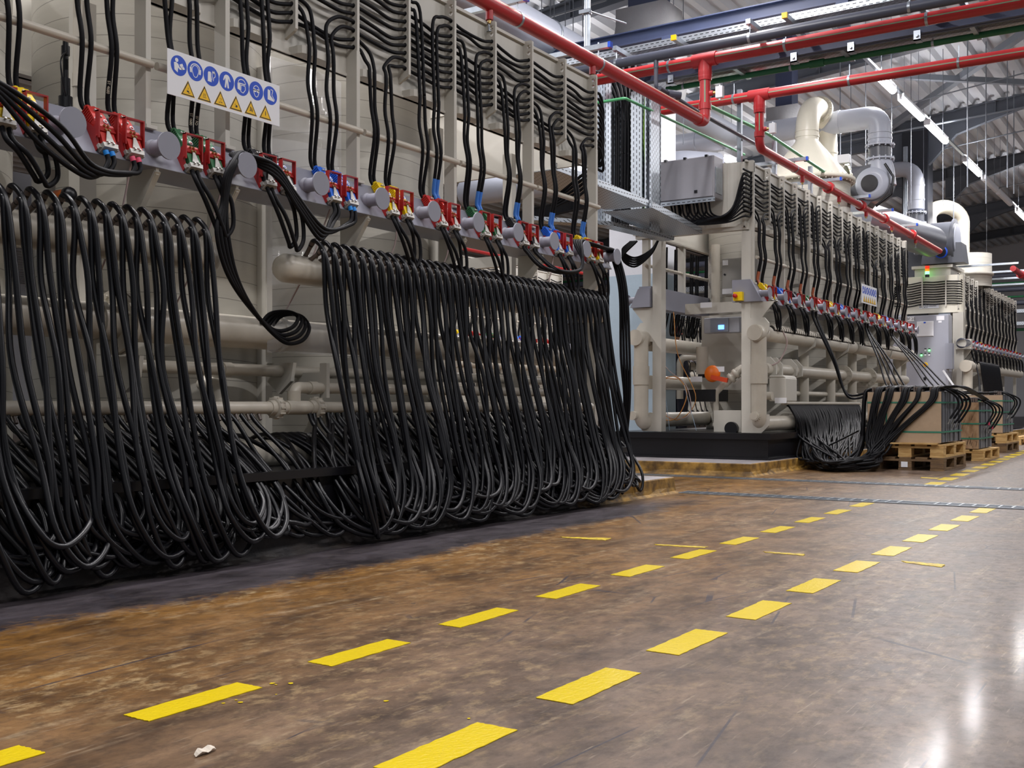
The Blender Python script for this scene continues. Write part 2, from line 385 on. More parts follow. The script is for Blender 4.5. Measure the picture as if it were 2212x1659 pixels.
# splashes of yellow paint, scrap of paper
mb = MB()
for (u, v) in ((588,1477),(596,1480),(628,1477),(510,1513),(520,1518),(483,1520),(1013,1553),(833,1515),(597,1501)):
    p = atZ(u, v); s = R.uniform(.003,.008); k = 7
    mb.add([(p.x+s*math.cos(2*PI*i/k)*R.uniform(.7,1.3), p.y+s*math.sin(2*PI*i/k)*R.uniform(.7,1.3), .0015) for i in range(k)], [tuple(range(k))])
obj('paint_drops', mb, M['dash'], None, 'small yellow paint drops spattered beside the nearest dashes', 'paint drops', kind='stuff')
mb = MB(); a, b = atZ(421,1637), atZ(465,1620); t = (b-a); nrm = Vector((-t.y,t.x,0)).normalized()
top = []; bot = []
for i in range(9):
    s = i/8; c = a.lerp(b, s); wd = .009*math.sin(PI*(.1+.8*s)); z = .003+.012*math.sin(PI*s)*(.6+.4*math.sin(9*s))
    top.append(c+nrm*wd+Vector((0,0,z+.004))); bot.append(c-nrm*wd+Vector((0,0,z-.001)))
mb.add(top+bot, [(9+i,10+i,i+1,i) for i in range(8)])
o = obj('paper_scrap', mb, mat('paper scrap', '#d8cdbd', .8), None, 'crumpled scrap of pale paper lying on the brown floor', 'scrap')
sm = o.modifiers.new('thick','SOLIDIFY'); sm.thickness = .001

# ---- floor drains with steel gratings
def drain(y0, y1, x0, x1, label, miss, yx=0.):
    t = empty('drain_grating', ((x0+x1)/2, (y0+y1)/2, 0), label, 'drain grating', 'drain gratings across the aisle')
    ch = MB(); ch.add([(x0,y0,.001),(x1,y0+yx,.001),(x1,y1+yx,.001),(x0,y1,.001)], [(0,1,2,3)]); obj('channel', ch, mat('drain channel dark', '#1b191a', .6), t)
    fr = MB(); fr.bar((x0,y0,.004),(x1,y0+yx,.004),.02,.006); fr.bar((x0,y1,.004),(x1,y1+yx,.004),.02,.006); obj('frame', fr, M['galv'], t)
    g = MB(); n = int((x1-x0)/.085)
    for i in range(n+1):
        x = x0+(x1-x0)*i/n; dy = yx*i/n
        if miss and abs(x-miss) < .1: continue
        g.bar((x,y0+dy,.006),(x,y1+dy,.006),.013,.005)
    for k in range(1, 5):
        yy = y0+(y1-y0)*k/5
        g.bar((x0,yy,.005),(x1,yy+yx,.005),.009,.004)
    obj('grating', g, M['galv'], t)
drain(8.16,8.36,-3.68,6,'steel drain grating across the aisle, the nearer of two, one bar gap open', -1.86, .1)
drain(10.06,10.24,-6.6,6,'steel drain grating across the aisle, the farther of two, at the second plinth', -1.7, -.12)

# ---- roof: trapezoid steel deck on sloping rafters
def zroof(x): return 6.83+.1*(x+5.1)
rf = MB(); x = -30.; per = .28; prof = []
while x < 7.5:
    prof += [(x,0),(x+.045,.1),(x+.14,.1),(x+.185,0)]; x += per
ys = (-3., 46.); n = len(prof)
rf.add([(p[0], yv, zroof(p[0])+p[1]) for yv in ys for p in prof], [(i,i+1,n+i+1,n+i) for i in range(n-1)])
M['deck'] = mat('corrugated roof deck', '#d2d5da', .5, metal=.0, var=.1, scale=1.2, stretch=(3,.3,1))
o = obj('ceiling', rf, M['deck'], kind='structure'); o['label'] = 'light grey corrugated steel roof deck'
sm = o.modifiers.new('thick','SOLIDIFY'); sm.thickness = .004; sm.offset = 1
def rafter(Y, x0=-29, x1=7, h=.27, wd=.18):
    mb = MB(); za, zb = zroof(x0)-.02, zroof(x1)-.02
    mb.bar((x0,Y,za-h/2),(x1,Y,zb-h/2),.02,h); mb.bar((x0,Y,za-.01),(x1,Y,zb-.01),wd,.02); mb.bar((x0,Y,za-h),(x1,Y,zb-h),wd,.02)
    xs = x0+1.2
    while xs < x1:
        mb.box((xs-.008,Y-wd/2+.01,zroof(xs)-h-.01),(xs+.008,Y+wd/2-.01,zroof(xs)-.03)); xs += 2.0
    o = obj('roof_beam', mb, M['dkbeam'], kind='structure'); o['label'] = 'grey steel roof beam sloping across under the deck'
for Y in (3.2, 8.4, 13.6, 18.8, 24, 29.2, 34.9, 40): rafter(Y)
def column(x0, x1, y0, y1, z, name, m, label):
    mb = MB(); mb.box((x0,y0,0),(x1,y1,z)); o = obj(name, mb, m, kind='structure'); o['label'] = label; return o
M['colblack'] = mat('black coated column', '#2d3038', .4, var=.12, scale=2)
column(-5.62,-5.1,23.85,24.35,6.5,'column_far',M['colblack'],'black column carrying the roof behind the ducts')
# haunches of the rafter at the column
def haunch(Y, xl, xr, n):
    z0 = zroof(xr)-.3; q = MB()
    q.prism([(xr,z0-.75),(xr,z0+.02),(xr+1.9,zroof(xr+1.9)-.28),(xr+1.1,zroof(xr+1.1)-.42),(xr+.55,z0-.18)],'y',Y-.07,Y+.07); q.prism([(xl,z0-.75),(xl,z0+.0),(xl-2.2,zroof(xl-2.2)-.28),(xl-1.4,zroof(xl-1.4)-.45),(xl-.7,z0-.3)],'y',Y-.07,Y+.07)
    obj('trim_%d'%n, q, M['dkbeam'], kind='structure')
haunch(24,-5.62,-5.1,1); haunch(29.2,-6.3,-5.8,2); haunch(34.9,-7.0,-6.5,3)
# roof bracing
mb = MB(); mb.bar(atZ(1900,290,6.45), atZ(2225,62,6.95), .12,.12)
o = obj('roof_brace', mb, M['beamgrey'], kind='structure')
mb = MB(); mb.bar(atZ(1935,164,6.6),atZ(2225,179,6.85),.1,.1); o = obj('roof_brace', mb, M['beamgrey'], kind='structure')
# pale concrete column with light blue foot, between the machines
M['colwhite'] = mat('painted concrete column', '#dfe2ea', .7, var=.06, scale=3, bump=.15, bscale=30)
M['colblue'] = mat('light blue painted concrete', '#b3c7d6', .6, var=.07, scale=4, bump=.15, bscale=30)
mb = MB(); mb.box((-6.75,12.75,0),(-6.0,13.2,2.42),1); mb.box((-6.75,12.75,2.42),(-6.0,13.2,5.6),0)
o = obj('column_near', mb, [M['colwhite'], M['colblue']], kind='structure'); o['label'] = 'white concrete column with a light blue lower half'
# fire-protected beam heads: lumpy grey casings below the roof
def casing(x0, x1, y0, y1, z0, z1, flare, label):
    mb = MB(); rings = []
    for k in range(7):
        t = k/6; z = z0+(z1-z0)*t; f = flare*math.sin(PI*min(1, t*1.3))*.6
        rings.append([(x0-f,y0-f,z),(x1+f,y0-f,z),(x1+f,y1+f,z),(x0-f,y1+f,z)])
    vs = [p for r in rings for p in r]
    mb.add(vs, [(i*4+k,i*4+(k+1)%4,(i+1)*4+(k+1)%4,(i+1)*4+k) for i in range(6) for k in range(4)], 0, True); mb.add(rings[-1],[(0,1,2,3)]); mb.add(rings[0],[(3,2,1,0)])
    o = obj('column_casing', mb, M['concrete'], kind='structure'); o['label'] = label
    st = MB(); st.box((x0+.12,y0+.1,z1),(x1-.12,y1-.1,zroof((x0+x1)/2)-.02)); o2 = obj('column_stub', st, M['bluebeam'], kind='structure'); o2['label'] = 'blue steel stub above the grey casing'
p0, p1 = atY(1330,60,12), atY(1437,60,12)
casing(p0.x,p1.x,12,12.5,4.4,atY(1380,10,12).z,.1,'grey lumpy fireproof casing of a column head above the cable tray')
p0, p1 = atY(1655,240,17), atY(1722,240,17)
casing(p0.x,p1.x,17,17.5,4.6,atY(1690,228,17).z,.08,'grey fireproof casing of a column head behind the beige gooseneck')
# walls
M['wall'] = mat('white wall panel', '#e6e7ec', .7, var=.04, scale=2)
mb = MB(); mb.box((-30,44,0),(12,44.3,7.5)); obj('wall_far', mb, M['wall'], kind='structure')
mb = MB(); mb.box((-30.3,-4,0),(-30,46,5)); obj('wall_left', mb, M['wall'], kind='structure')
# ---- lamps: rows of linear luminaires hung below the deck
def lamp(x, y, z, ln, lab, lit=True, power=26, grp=None):
    t = empty('linear_lamp', (x,y,z), lab, 'lamp', grp)
    h = MB(); h.bar((x,y-ln/2,z+.05),(x,y+ln/2,z+.05),.09,.06); h.bar((x,y-ln/2-.02,z+.03),(x,y-ln/2,z+.03),.1,.1); h.bar((x,y+ln/2,z+.03),(x,y+ln/2+.02,z+.03),.1,.1)
    obj('housing', h, M['white'], t)
    d = MB(); d.prism([(-.055+x,z+.02),(-.05+x,z-.02),(-.02+x,z-.045),(.02+x,z-.045),(.05+x,z-.02),(.055+x,z+.02)],'y',y-ln/2,y+ln/2)
    obj('diffuser', d, M['lamp'] if lit else M['white'], t)
    hg = MB()
    for s in (-.35,.35): hg.cyl((x,y+s*ln,z+.08),(x,y+s*ln,zroof(x)),.004,6); obj('hanger', hg, M['beamgrey'], t); hg = MB()
    if lit and power:
        a = bpy.data.lights.new('lamp_light','AREA'); a.shape = 'RECTANGLE'; a.size = .12; a.size_y = ln; a.energy = power; a.color = (1.,.97,.98)
        lo = bpy.data.objects.new('lamp_light', a); lo.location = (x,y,z-.06); COL.objects.link(lo)
for (ya, yb, lab, lit) in ((16.4,17.3,'lit ceiling lamp topmost in the lamp row, half hidden behind the red pipe',1),(17.72,19.22,'lit ceiling lamp second down the lamp row',1),(19.57,21.15,'lit ceiling lamp third down the lamp row, beside the black column',1),
        (22.95,24.55,'lit ceiling lamp fourth down the row, before two unlit ones',1),(24.95,26.6,'unlit ceiling lamp right after the fourth lit one',0),(26.8,28.6,'unlit ceiling lamp, last before the far lit lamp',0),(29.6,31.1,'small lit ceiling lamp at the far right edge',1)):
    lamp(-4.2,(ya+yb)/2,5.57,yb-ya-.08,lab,lit,POWER if lit else 0,'lamp row over the machines')
tr = MB(); tr.bar((-4.2,14.,5.66),(-4.2,33,5.66),.05,.04); obj('lamp_track', tr, M['galv'], None, 'thin metal carrier track joining the row of ceiling lamps', 'track')
lamp(-6.5,16.25,4.6,.5,'lit lamp just above the grey control box',True,POWER*.3)
# ================================================================ MACHINES
ORD = ['first','second','third','fourth','fifth','sixth','seventh','eighth','ninth','tenth','eleventh','twelfth','thirteenth','fourteenth','fifteenth','sixteenth']
BODY = {'yellow':'yellow','red':'red','green':'green','black':'kblack','blue':'blue'}
def tank_material():
    m = mat('filament wound tank', '#c0bcb1', .36, var=.14, scale=2.2, stretch=(1,1,6)); nt = m.node_tree; N = nt.nodes; L = nt.links
    b = N['Principled BSDF']; src = b.inputs['Base Color'].links[0].from_socket
    tc = N.new('ShaderNodeTexCoord'); wv = N.new('ShaderNodeTexWave'); wv.bands_direction = 'Z'; wv.wave_profile = 'SAW'
    mp = N.new('ShaderNodeMapping'); mp.inputs['Rotation'].default_value = (.035,.02,0); L.new(tc.outputs['Object'], mp.inputs['Vector']); L.new(mp.outputs['Vector'], wv.inputs['Vector'])
    wv.inputs['Scale'].default_value = 2.9; wv.inputs['Distortion'].default_value = .25; wv.inputs['Detail'].default_value = 1
    rp = N.new('ShaderNodeValToRGB'); rp.color_ramp.elements[0].position = .955; rp.color_ramp.elements[0].color = (1,1,1,1); rp.color_ramp.elements[1].position = .99; rp.color_ramp.elements[1].color = (.28,.27,.26,1)
    L.new(wv.outputs['Fac'], rp.inputs['Fac'])
    x = N.new('ShaderNodeMix'); x.data_type = 'RGBA'; x.blend_type = 'MULTIPLY'; x.inputs['Factor'].default_value = 1; L.new(src, x.inputs[6]); L.new(rp.outputs['Color'], x.inputs[7]); L.new(x.outputs[2], b.inputs['Base Color'])
    bp = N.new('ShaderNodeBump'); bp.inputs['Strength'].default_value = .25; bp.inputs['Distance'].default_value = .01
    L.new(wv.outputs['Fac'], bp.inputs['Height']); L.new(bp.outputs['Normal'], b.inputs['Normal']); return m
M['tank'] = tank_material()
BEAM_D = Vector((.535,0,-.845)); BEAM_N = Vector((.845,0,.535))
PROF_Z = (1.785, 1.99)
class Machine:
    """one row unit: comb rack, posts, rail and slanted plug beam; ys = comb positions, X = front face of the posts"""
    def __init__(s, X, ys, posts, dz, who, cycle, plugs, detail=2, flip=False):
        s.X, s.ys, s.dz, s.who, s.detail = X, ys, dz, who, detail
        s.z0 = 2.735+dz; s.pitch = .0475
        s.cols = plugs; s.cycle = cycle; s.posts = posts; s.pegs = None
    def row(s, j): return s.z0+s.pitch*(j+.5)
    def frame(s, ya, yb, label, front=True):
        X, dz = s.X, s.dz; ys = s.ys
        t = empty('machine_frame', (X,(ya+yb)/2,.42), label, 'machine frame'); s.root = t
        zt = s.z0+12*s.pitch+.02
        p = MB(); p.box((X-.105,ya,2.60+dz),(X-.08,yb,zt)); p.box((X-.095,ya,2.60+dz),(X-.07,yb,2.615+dz))
        p.box((X-.105,ya,zt-.02),(X-.06,yb,zt)); obj('rack_panel', p, M['beige'], t)
        for k, y in enumerate(ys):
            c = MB(); zs = [s.z0+s.pitch*i for i in range(13)]
            if s.detail >= 1:
                c.hole_plate(X-.08,X,zs,X-.03,.0145 if s.detail > 1 else .015,y-.016,y+.004, n=12 if s.detail > 1 else 8)
                c.prism([(X-.08,zs[-1]),(X,zs[-1]),(X,zs[-1]+.012),(X-.01,zs[-1]+.02),(X-.08,zs[-1]+.02)],'y',y-.016,y+.004)
                if k not in s.posts: c.prism([(X-.08,s.z0-.06),(X-.08,s.z0),(X,s.z0),(X,s.z0-.015),(X-.012,s.z0-.027)],'y',y-.016,y+.004)
            else: c.box((X-.08,y-.016,s.z0-.03),(X,y+.004,zt))
            obj('cable_comb', c, M['beige'], t)
            if k in s.posts:
                q = MB(); q.box((X-.08,y-.02,1.985+dz),(X,y+.008,s.z0)); q.box((X-.09,y-.03,1.984+dz),(X+.018,y+.03,2.0+dz))
                obj('post', q, M['beige'], t)
                if k in (0, len(ys)-1) and k: q = MB(); q.box((X-.08,y-.02,.42+dz),(X-.01,y+.03,1.80+dz)); obj('post', q, M['beige'], t)
        # clamp bars under the panel
        for k in range(len(ys)-1):
            y = ys[k]; q = MB(); n = 8
            poly = [(X-.08,y+.02),(X-.02,y+.02),(X+.004,y+.03),(X+.014,y+.05),(X+.014,y+.285),(X-.01,y+.305),(X-.08,y+.305)]
            q.add([(a,b,2.6+dz) for a,b in poly]+[(a,b,2.642+dz) for a,b in poly], [tuple(range(6,-1,-1)),tuple(range(7,14))]+[(i,(i+1)%7,7+(i+1)%7,7+i) for i in range(7)])
            obj('cable_clamp', q, M['beige'], t)
        # round rail, in lengths from post to post
        pk = [k for k in range(len(ys)) if k in s.posts]
        for a, b in zip(pk, pk[1:]):
            q = MB(); q.tube([(X+.012,ys[a]+.03,2.278+dz),(X+.012,ys[b]-.03,2.278+dz),(X+.012,ys[b]+.006,2.278+dz)],[.0185,.0185,.017],14); obj('rail', q, M['beige2'], t)
        # plug beam with cable pegs
        q = MB(); zb, zt2 = PROF_Z[0]+dz, PROF_Z[1]+dz
        q.prism([(X-.16,zb),(X+.115,zb),(X-.015,zt2),(X-.16,zt2)],'y',ya+.02,yb+.02)
        bm = obj('plug_beam', q, M['grey'], t, bevel=.006)
        for k, y in enumerate(ys):
            q = MB(); c = Vector((X+.06,(s.pegs[k] if s.pegs else y-.02),1.876+dz)); e = c+Vector((.115,0,.0))
            q.cyl((c.x-.02,c.y,c.z),(e.x,e.y,e.z),.036,20); q.tube([(c.x+.012,c.y,c.z),(c.x+.028,c.y,c.z)],[.042,.037],20)
            q.cyl((e.x,e.y,e.z),(e.x+.008,e.y,e.z),.062,28); obj('cable_peg', q, M['grey'], bm)
        for k in pk:
            y = ys[k]-.04 if k else ys[k]+.02
            q = MB(); q.prism([(X-.1,1.5+dz),(X-.1,zb),(X+.105,zb),(X+.105,zb-.03)],'y',y-.008,y+.008); q.bar((X-.09,y,1.5+dz),(X+.105,y,zb-.015),.03,.012); obj('gusset', q, M['beige'], t)
        return t
    # ---- plugs
    def plug_parts(s, col):
        key = '_plug_'+col
        if not hasattr(Machine, key):
            def P(S, w, n): v = BEAM_D*S+BEAM_N*n; return (v.x, w, v.z)
            def blk(mb, s0, s1, w, n0, n1, mi=0, w1=None, nt=None):
                w1 = w if w1 is None else w1; nt = n1 if nt is None else nt
                vs = [P(s0,-w,n0),P(s0,w,n0),P(s0,w,n1),P(s0,-w,n1),P(s1,-w1,n0),P(s1,w1,n0),P(s1,w1,nt),P(s1,-w1,nt)]
                mb.add(vs, [(0,3,2,1),(4,5,6,7),(0,1,5,4),(1,2,6,5),(2,3,7,6),(3,0,4,7)], mi)
            b = MB(); blk(b,-.035,.03,.031,.004,.046,0,.034,.056); blk(b,.03,.095,.034,.004,.056); blk(b,.095,.175,.036,.004,.062,0,.034,.05)
            for i in range(7):
                for sg in (-1,1):
                    S = -.03+i*.012; b.add([P(S,sg*.0315,.01),P(S+.005,sg*.0325,.01),P(S+.005,sg*.0325,.05),P(S,sg*.0315,.045),P(S,sg*.035,.012),P(S+.005,sg*.036,.012),P(S+.005,sg*.036,.05),P(S,sg*.035,.045)],[(0,1,2,3),(4,5,6,7),(0,4,5,1),(1,5,6,2),(2,6,7,3),(3,7,4,0)])
            for w in (-.014,.014): b.cyl(P(-.045,w,.024),P(-.03,w,.026),.016,10)
            for S in (-.005,.028):
                for w in (-.008,.008): b.cyl(P(S,w,.052),P(S,w,.062),.0052,8,1)
            b.cyl(P(.052,.022,.055),P(.052,.022,.0585),.0115,12,2); b.cyl(P(.047,-.02,.055),P(.047,-.02,.0585),.0105,12,2)
            b.cyl(P(.052,.022,.0585),P(.052,.022,.0592),.0065,10,3); b.cyl(P(.047,-.02,.0585),P(.047,-.02,.0592),.006,10,3)
            k = MB(); blk(k,.082,.122,.041,.0,.066); 
            for sg in (-1,1):
                k.add([P(.02,sg*.037,.0),P(.185,sg*.041,.0),P(.18,sg*.041,.03),P(.10,sg*.041,.05),P(.02,sg*.037,.012),P(.02,sg*.040,.0),P(.185,sg*.044,.0),P(.18,sg*.044,.03),P(.10,sg*.044,.05),P(.02,sg*.040,.012)],
                      [(0,1,2,3,4),(9,8,7,6,5)]+[(i,(i+1)%5,5+(i+1)%5,5+i) for i in range(5)])
            for S, w in ((.102,-.009),(.102,.009),(.124,-.009),(.124,.009)): k.cyl(P(S-.008,w,.066),P(S-.008,w,.073),.0062,8,1)
            h = MB()
            lo = P(.135,0,.045); 
            for sg in (-1,1): h.box((lo[0]-.006,sg*.047-.003,lo[2]-.012),(lo[0]+.018,sg*.047+.003,lo[2]+.105))
            h.box((lo[0]-.006,-.05,lo[2]+.1),(lo[0]+.018,.05,lo[2]+.106))
            for sg in (-1,1): h.cyl((lo[0]+.004,sg*.046,lo[2]-.004),(lo[0]+.004,sg*.054,lo[2]-.004),.005,8)
            cl = MB(); blk(cl,.176,.196,.038,.004,.055,0,.034,.05)
            cl.add([P(.122,-.006,.069),P(.122,.006,.069),P(.17,.02,.057),P(.17,-.02,.057),P(.122,-.006,.064),P(.122,.006,.064),P(.17,.02,.052),P(.17,-.02,.052)],[(3,2,1,0),(0,1,5,4),(1,2,6,5),(2,3,7,6),(3,0,4,7)])
            cl.cyl(P(.18,-.012,.055),P(.18,-.012,.063),.005,8); cl.cyl(P(.18,.012,.055),P(.18,.012,.063),.005,8)
            blk(cl,.17,.19,.047,.02,.035)
            setattr(Machine, key, (b.mesh('body',[M[BODY[col]],M['alu'],M['white'],M['paint_blue'] if col in('yellow','black','blue') else M['red']]), k.mesh('bracket',[M['dred'],M['brass']]), h.mesh('handle',[M['dred']]), cl.mesh('cable_clamp',[M['alu']])))
        return getattr(Machine, key)
    def anchor(s, k, j):
        """where plug j (0 left, 1 right) of bay k sits on the slanted face"""
        X = s.X; return Vector((X-.015, s.ys[k]+(.145,.28)[j], PROF_Z[1]+s.dz))+BEAM_D*.042
    def plugs_all(s, group):
        for k in range(len(s.ys)-1):
            col = s.cols[k]
            for j in (0,1):
                a = s.anchor(k, j); n = s.first+k
                lab = f"{col} plug, {'left' if j == 0 else 'right'} one of the {ORD[n]} pair along the beam of the {s.who}"
                t = empty('power_plug', a, lab, 'plug', group)
                for nm, me in zip(('body','bracket','handle','cable_clamp'), s.plug_parts(col)):
                    o = bpy.data.objects.new(nm, me); COL.objects.link(o); o.parent = t
    def tag_paper(s, k):
        y = s.ys[k]+.21; X = s.X; a = Vector((X-.015,y,PROF_Z[1]+s.dz))+BEAM_D*.005
        q = MB(); u = BEAM_D*.055; n = BEAM_N*.002; w = Vector((0,.03,0))
        q.add([a+n,a+w+n,a+w+u+n,a+u+n,a,a+w,a+w+u,a+u],[(0,1,2,3),(0,4,5,1),(1,5,6,2),(2,6,7,3),(3,7,4,0)])
        return obj('number_tag', q, M['white'], s.root)
    # ---- cables: from the right plug of one bay up into the rack, along it and down to the left plug of a later bay
    def cables(s, group, sleeves=None, span=5, seg=6, sides=8, r=.0108, tie=True, rng=11, tail='back'):
        X, dz, ys = s.X, s.dz, s.ys; nb = len(ys)-1; R = random.Random(rng); hx = X-.03
        slot = [.065,.108,.212,.255]
        def riser(k, c):
            """points from the plug up to just above the clamp bar; c = 0..3"""
            a = s.anchor(k, c//2); y0 = a.y+(-.014,.014)[c%2]; sl = ys[k]+slot[c]; j = R.uniform(-.012,.012)
            return [Vector((a.x-.0,y0,a.z+.022)), Vector((a.x-.02,sl+(y0-sl)*.68,a.z+.10)), Vector((X+.035,sl+(y0-sl)*.3+j,2.278+dz)), Vector((X+.02,sl+(y0-sl)*.08+j*1.3,2.44+dz)), Vector((X+.024,sl,2.6+dz)), Vector((X+.02,sl,2.66+dz))]
        def along(k0, k1, row):
            out = []
            for k in range(k0, k1+1):
                out.append(Vector((hx,ys[k],row)))
                if k < k1:
                    L_ = ys[k+1]-ys[k]; j = R.uniform(-.01,.008)
                    out += [Vector((hx+R.uniform(-.01,.02),ys[k]+L_*.3,row-.014+j)), Vector((hx+R.uniform(-.01,.02),ys[k]+L_*.68,row-.032+j))]
            return out
        for i in range(-span, nb):
            # pair leaving bay i on its right, arriving left in bay i+span
            p = s.cycle(i)
            for q in (0,1):
                row = s.row(2*p+q); pts = []; k0 = max(i+1, 0); k1 = min(i+span, nb)
                if i >= 0:
                    ri = riser(i, 3-q); sl = ri[-1].y; yn = ys[i+1]
                    pts = ri+[Vector((hx+.03,sl+.01,row-.1 if row-.1 > 2.7+dz else (2.68+dz+row)/2)), Vector((hx+.03,sl+(yn-sl)*.35,row-.025)), Vector((hx+.01,yn-.05,row))]
                else: pts = [Vector((hx,ys[0]-.25,row))]
                pts += along(k0, k1, row)
                if i+span <= nb-1:
                    k = i+span; ri = riser(k, q); sl = ri[-1].y
                    pts += [Vector((hx+.01,ys[k]+.035,row-.008)), Vector((hx+.03,sl-.012,row-.06)), ] + ri[::-1]
                else:
                    ye = ys[-1]
                    if tail == 'back': pts += [Vector((hx+.02,ye+.07,row-.01)), Vector((hx+.0,ye+.15-.02*q,row-.16)), Vector((hx-.12,ye+.15,2.62+dz-.03*p)), Vector((hx-.42,ye+.1,2.42+dz-.02*p))]
                    else: pts += [Vector((hx,ye+.05,row))]
                mb = MB(); mb.tube(spline(pts, seg), r, sides)
                if i >= 0:
                    lab = f"black cable from the {ORD[s.first+i]} plug pair into the rack of the {s.who}, {'outer' if q == 0 else 'inner'} strand"
                    o = obj('power_cable', mb, M['cable'], None, lab, 'cable', group)
                else:
                    o = obj('power_cable', mb, M['cable'], None, f"black cable along the rack to the {ORD[s.first+i+span]} plug pair of the {s.who}, {'outer' if q == 0 else 'inner'} strand", 'cable', group)
                    if i+span > nb-1: o['label'] = f'black power cable running the whole comb rack of the {s.who}'
                # shrink sleeves
                if sleeves:
                    kk = [(i, 3-q)] if i >= 0 else []
                    if i+span <= nb-1: kk.append((i+span, q))
                    for (k, c) in kk:
                        sv = sleeves(k, c)
                        if sv:
                            ri = spline(riser_fix(pts, k == i, s), 5); m2 = MB(); m2.tube(ri, r*1.13, sides); obj('sleeve', m2, M[sv[0]], o)
def riser_fix(pts, start, s):
    a = pts[:3] if start else pts[::-1][:3]
    return [a[0], a[0].lerp(a[1], .6), a[1], a[1].lerp(a[2], .35)]
# ================================================================ NEAREST MACHINE
ys1 = [2.33,2.80,3.263,3.737,4.217,4.71,5.179,5.649,6.116,6.588,7.058,7.541]
cols5 = ['yellow','red','green','black','blue']
m1 = Machine(-4.10, ys1, {0,2,3,5,7,9,11}, 0., 'nearest machine', lambda i: (6-(i+1)) % 5, [cols5[k % 5] for k in range(11)])
m1.first = 0; m1.pegs = [2.27,2.741,3.225,3.69,4.204,4.70,5.18,5.645,6.11,6.58,7.05,7.535]
fr1 = m1.frame(2.0, 7.56, 'beige frame of the nearest machine: cable rack, posts, rail and grey plug beam')
# far side of the same frame
def back_side(t, Xb, ys, dz, ya, yb, zp=.42):
    q = MB(); q.box((Xb,ya,2.6+dz),(Xb+.03,yb,3.32+dz)); q.box((Xb,ya,2.6+dz),(Xb+.09,yb,2.62+dz)); obj('rack_panel', q, M['beige'], t)
    q = MB(); q.box((Xb-.03,ya,1.79+dz),(Xb+.12,yb,2.03+dz)); obj('plug_beam', q, M['grey'], t)
    for y in ys[::2]:
        q = MB(); q.box((Xb,y-.03,zp+dz),(Xb+.08,y+.03,2.6+dz)); obj('post', q, M['beige'], t)
    for y in (ya+.05, yb-.05):
        q = MB(); q.bar((m1.X-.1,y,3.25+dz),(Xb,y,3.25+dz),.05,.1); obj('cross_member', q, M['beige'], t)
for (u_, w_) in ((581,.05),(190,.09),(952,.06),(1110,.06)):
    y_ = atX(u_,600,-4.42).y; q = MB(); q.box((-4.5,y_-w_/2,.40),(-4.42,y_+w_/2,2.6)); obj('post', q, M['beige'], fr1)
back_side(fr1, -5.78, ys1, 0, 2.0, 7.56)
for b_ in (((-5.75,6.26,3.05),(-4.2,6.3,3.3)),((-5.75,7.5,2.62),(-4.2,7.53,3.3)),((-5.75,7.44,1.86),(-4.2,7.5,1.95))): q = MB(); q.box(*b_); obj('cross_member', q, M['beige'], fr1)
m1.plugs_all('plugs on the beam of the nearest machine')
def sl1(k, c):
    if k >= 6 and c >= 2: return ('sleeve',)
    return None
m1.cables('power cables of the nearest machine', sl1)
def engrave(txt, size, loc, rot, m, parent, name='lettering'):
    cu = bpy.data.curves.new(name, 'FONT'); cu.body = txt; cu.size = size; cu.align_x = 'CENTER'; cu.align_y = 'CENTER'; cu.extrude = .0004
    tmp = bpy.data.objects.new('tmp', cu); COL.objects.link(tmp)
    me = bpy.data.meshes.new_from_object(tmp); bpy.data.objects.remove(tmp)
    me.materials.clear(); me.materials.append(m); me.transform(Matrix.Translation(loc) @ rot)
    o = bpy.data.objects.new(name, me); return link(o, parent)
# rotation: text reading along +Y seen from +X
ROTX = Matrix(((0,0,1,0),(1,0,0,0),(0,1,0,0),(0,0,0,1)))
for k, tx in ((0,'95'),(1,'101'),(2,None),(3,None),(4,None),(5,None)):
    m1.tag_paper(k)
    if tx:
        a = Vector((m1.X-.015, m1.ys[k]+.225, PROF_Z[1]))+BEAM_D*.02+BEAM_N*.004
        R_ = Matrix(((BEAM_N.x,0,0,0),(0,1,0,0),(0,0,1,0),(0,0,0,1)))
        ay = Vector((0,1,0)); up = -BEAM_D; nn = BEAM_N
        rot = Matrix(((ay.x,up.x,nn.x,0),(ay.y,up.y,nn.y,0),(ay.z,up.z,nn.z,0),(0,0,0,1)))
        engrave(tx, .028, a, rot, M['sign_black'], m1.root)
# ---- hand-marked numbers on two cables are left as pale dashes of marker
# ---- wire ties where the cables meet rail, clamp bars and combs
def ring(mb, c, ax, r, t=.0022):
    c = Vector(c); ax = Vector(ax).normalized(); u = ax.orthogonal().normalized(); v = ax.cross(u)
    mb.tube([c+(u*math.cos(a)+v*math.sin(a))*r for a in [2*PI*i/10 for i in range(11)]], t, 5)
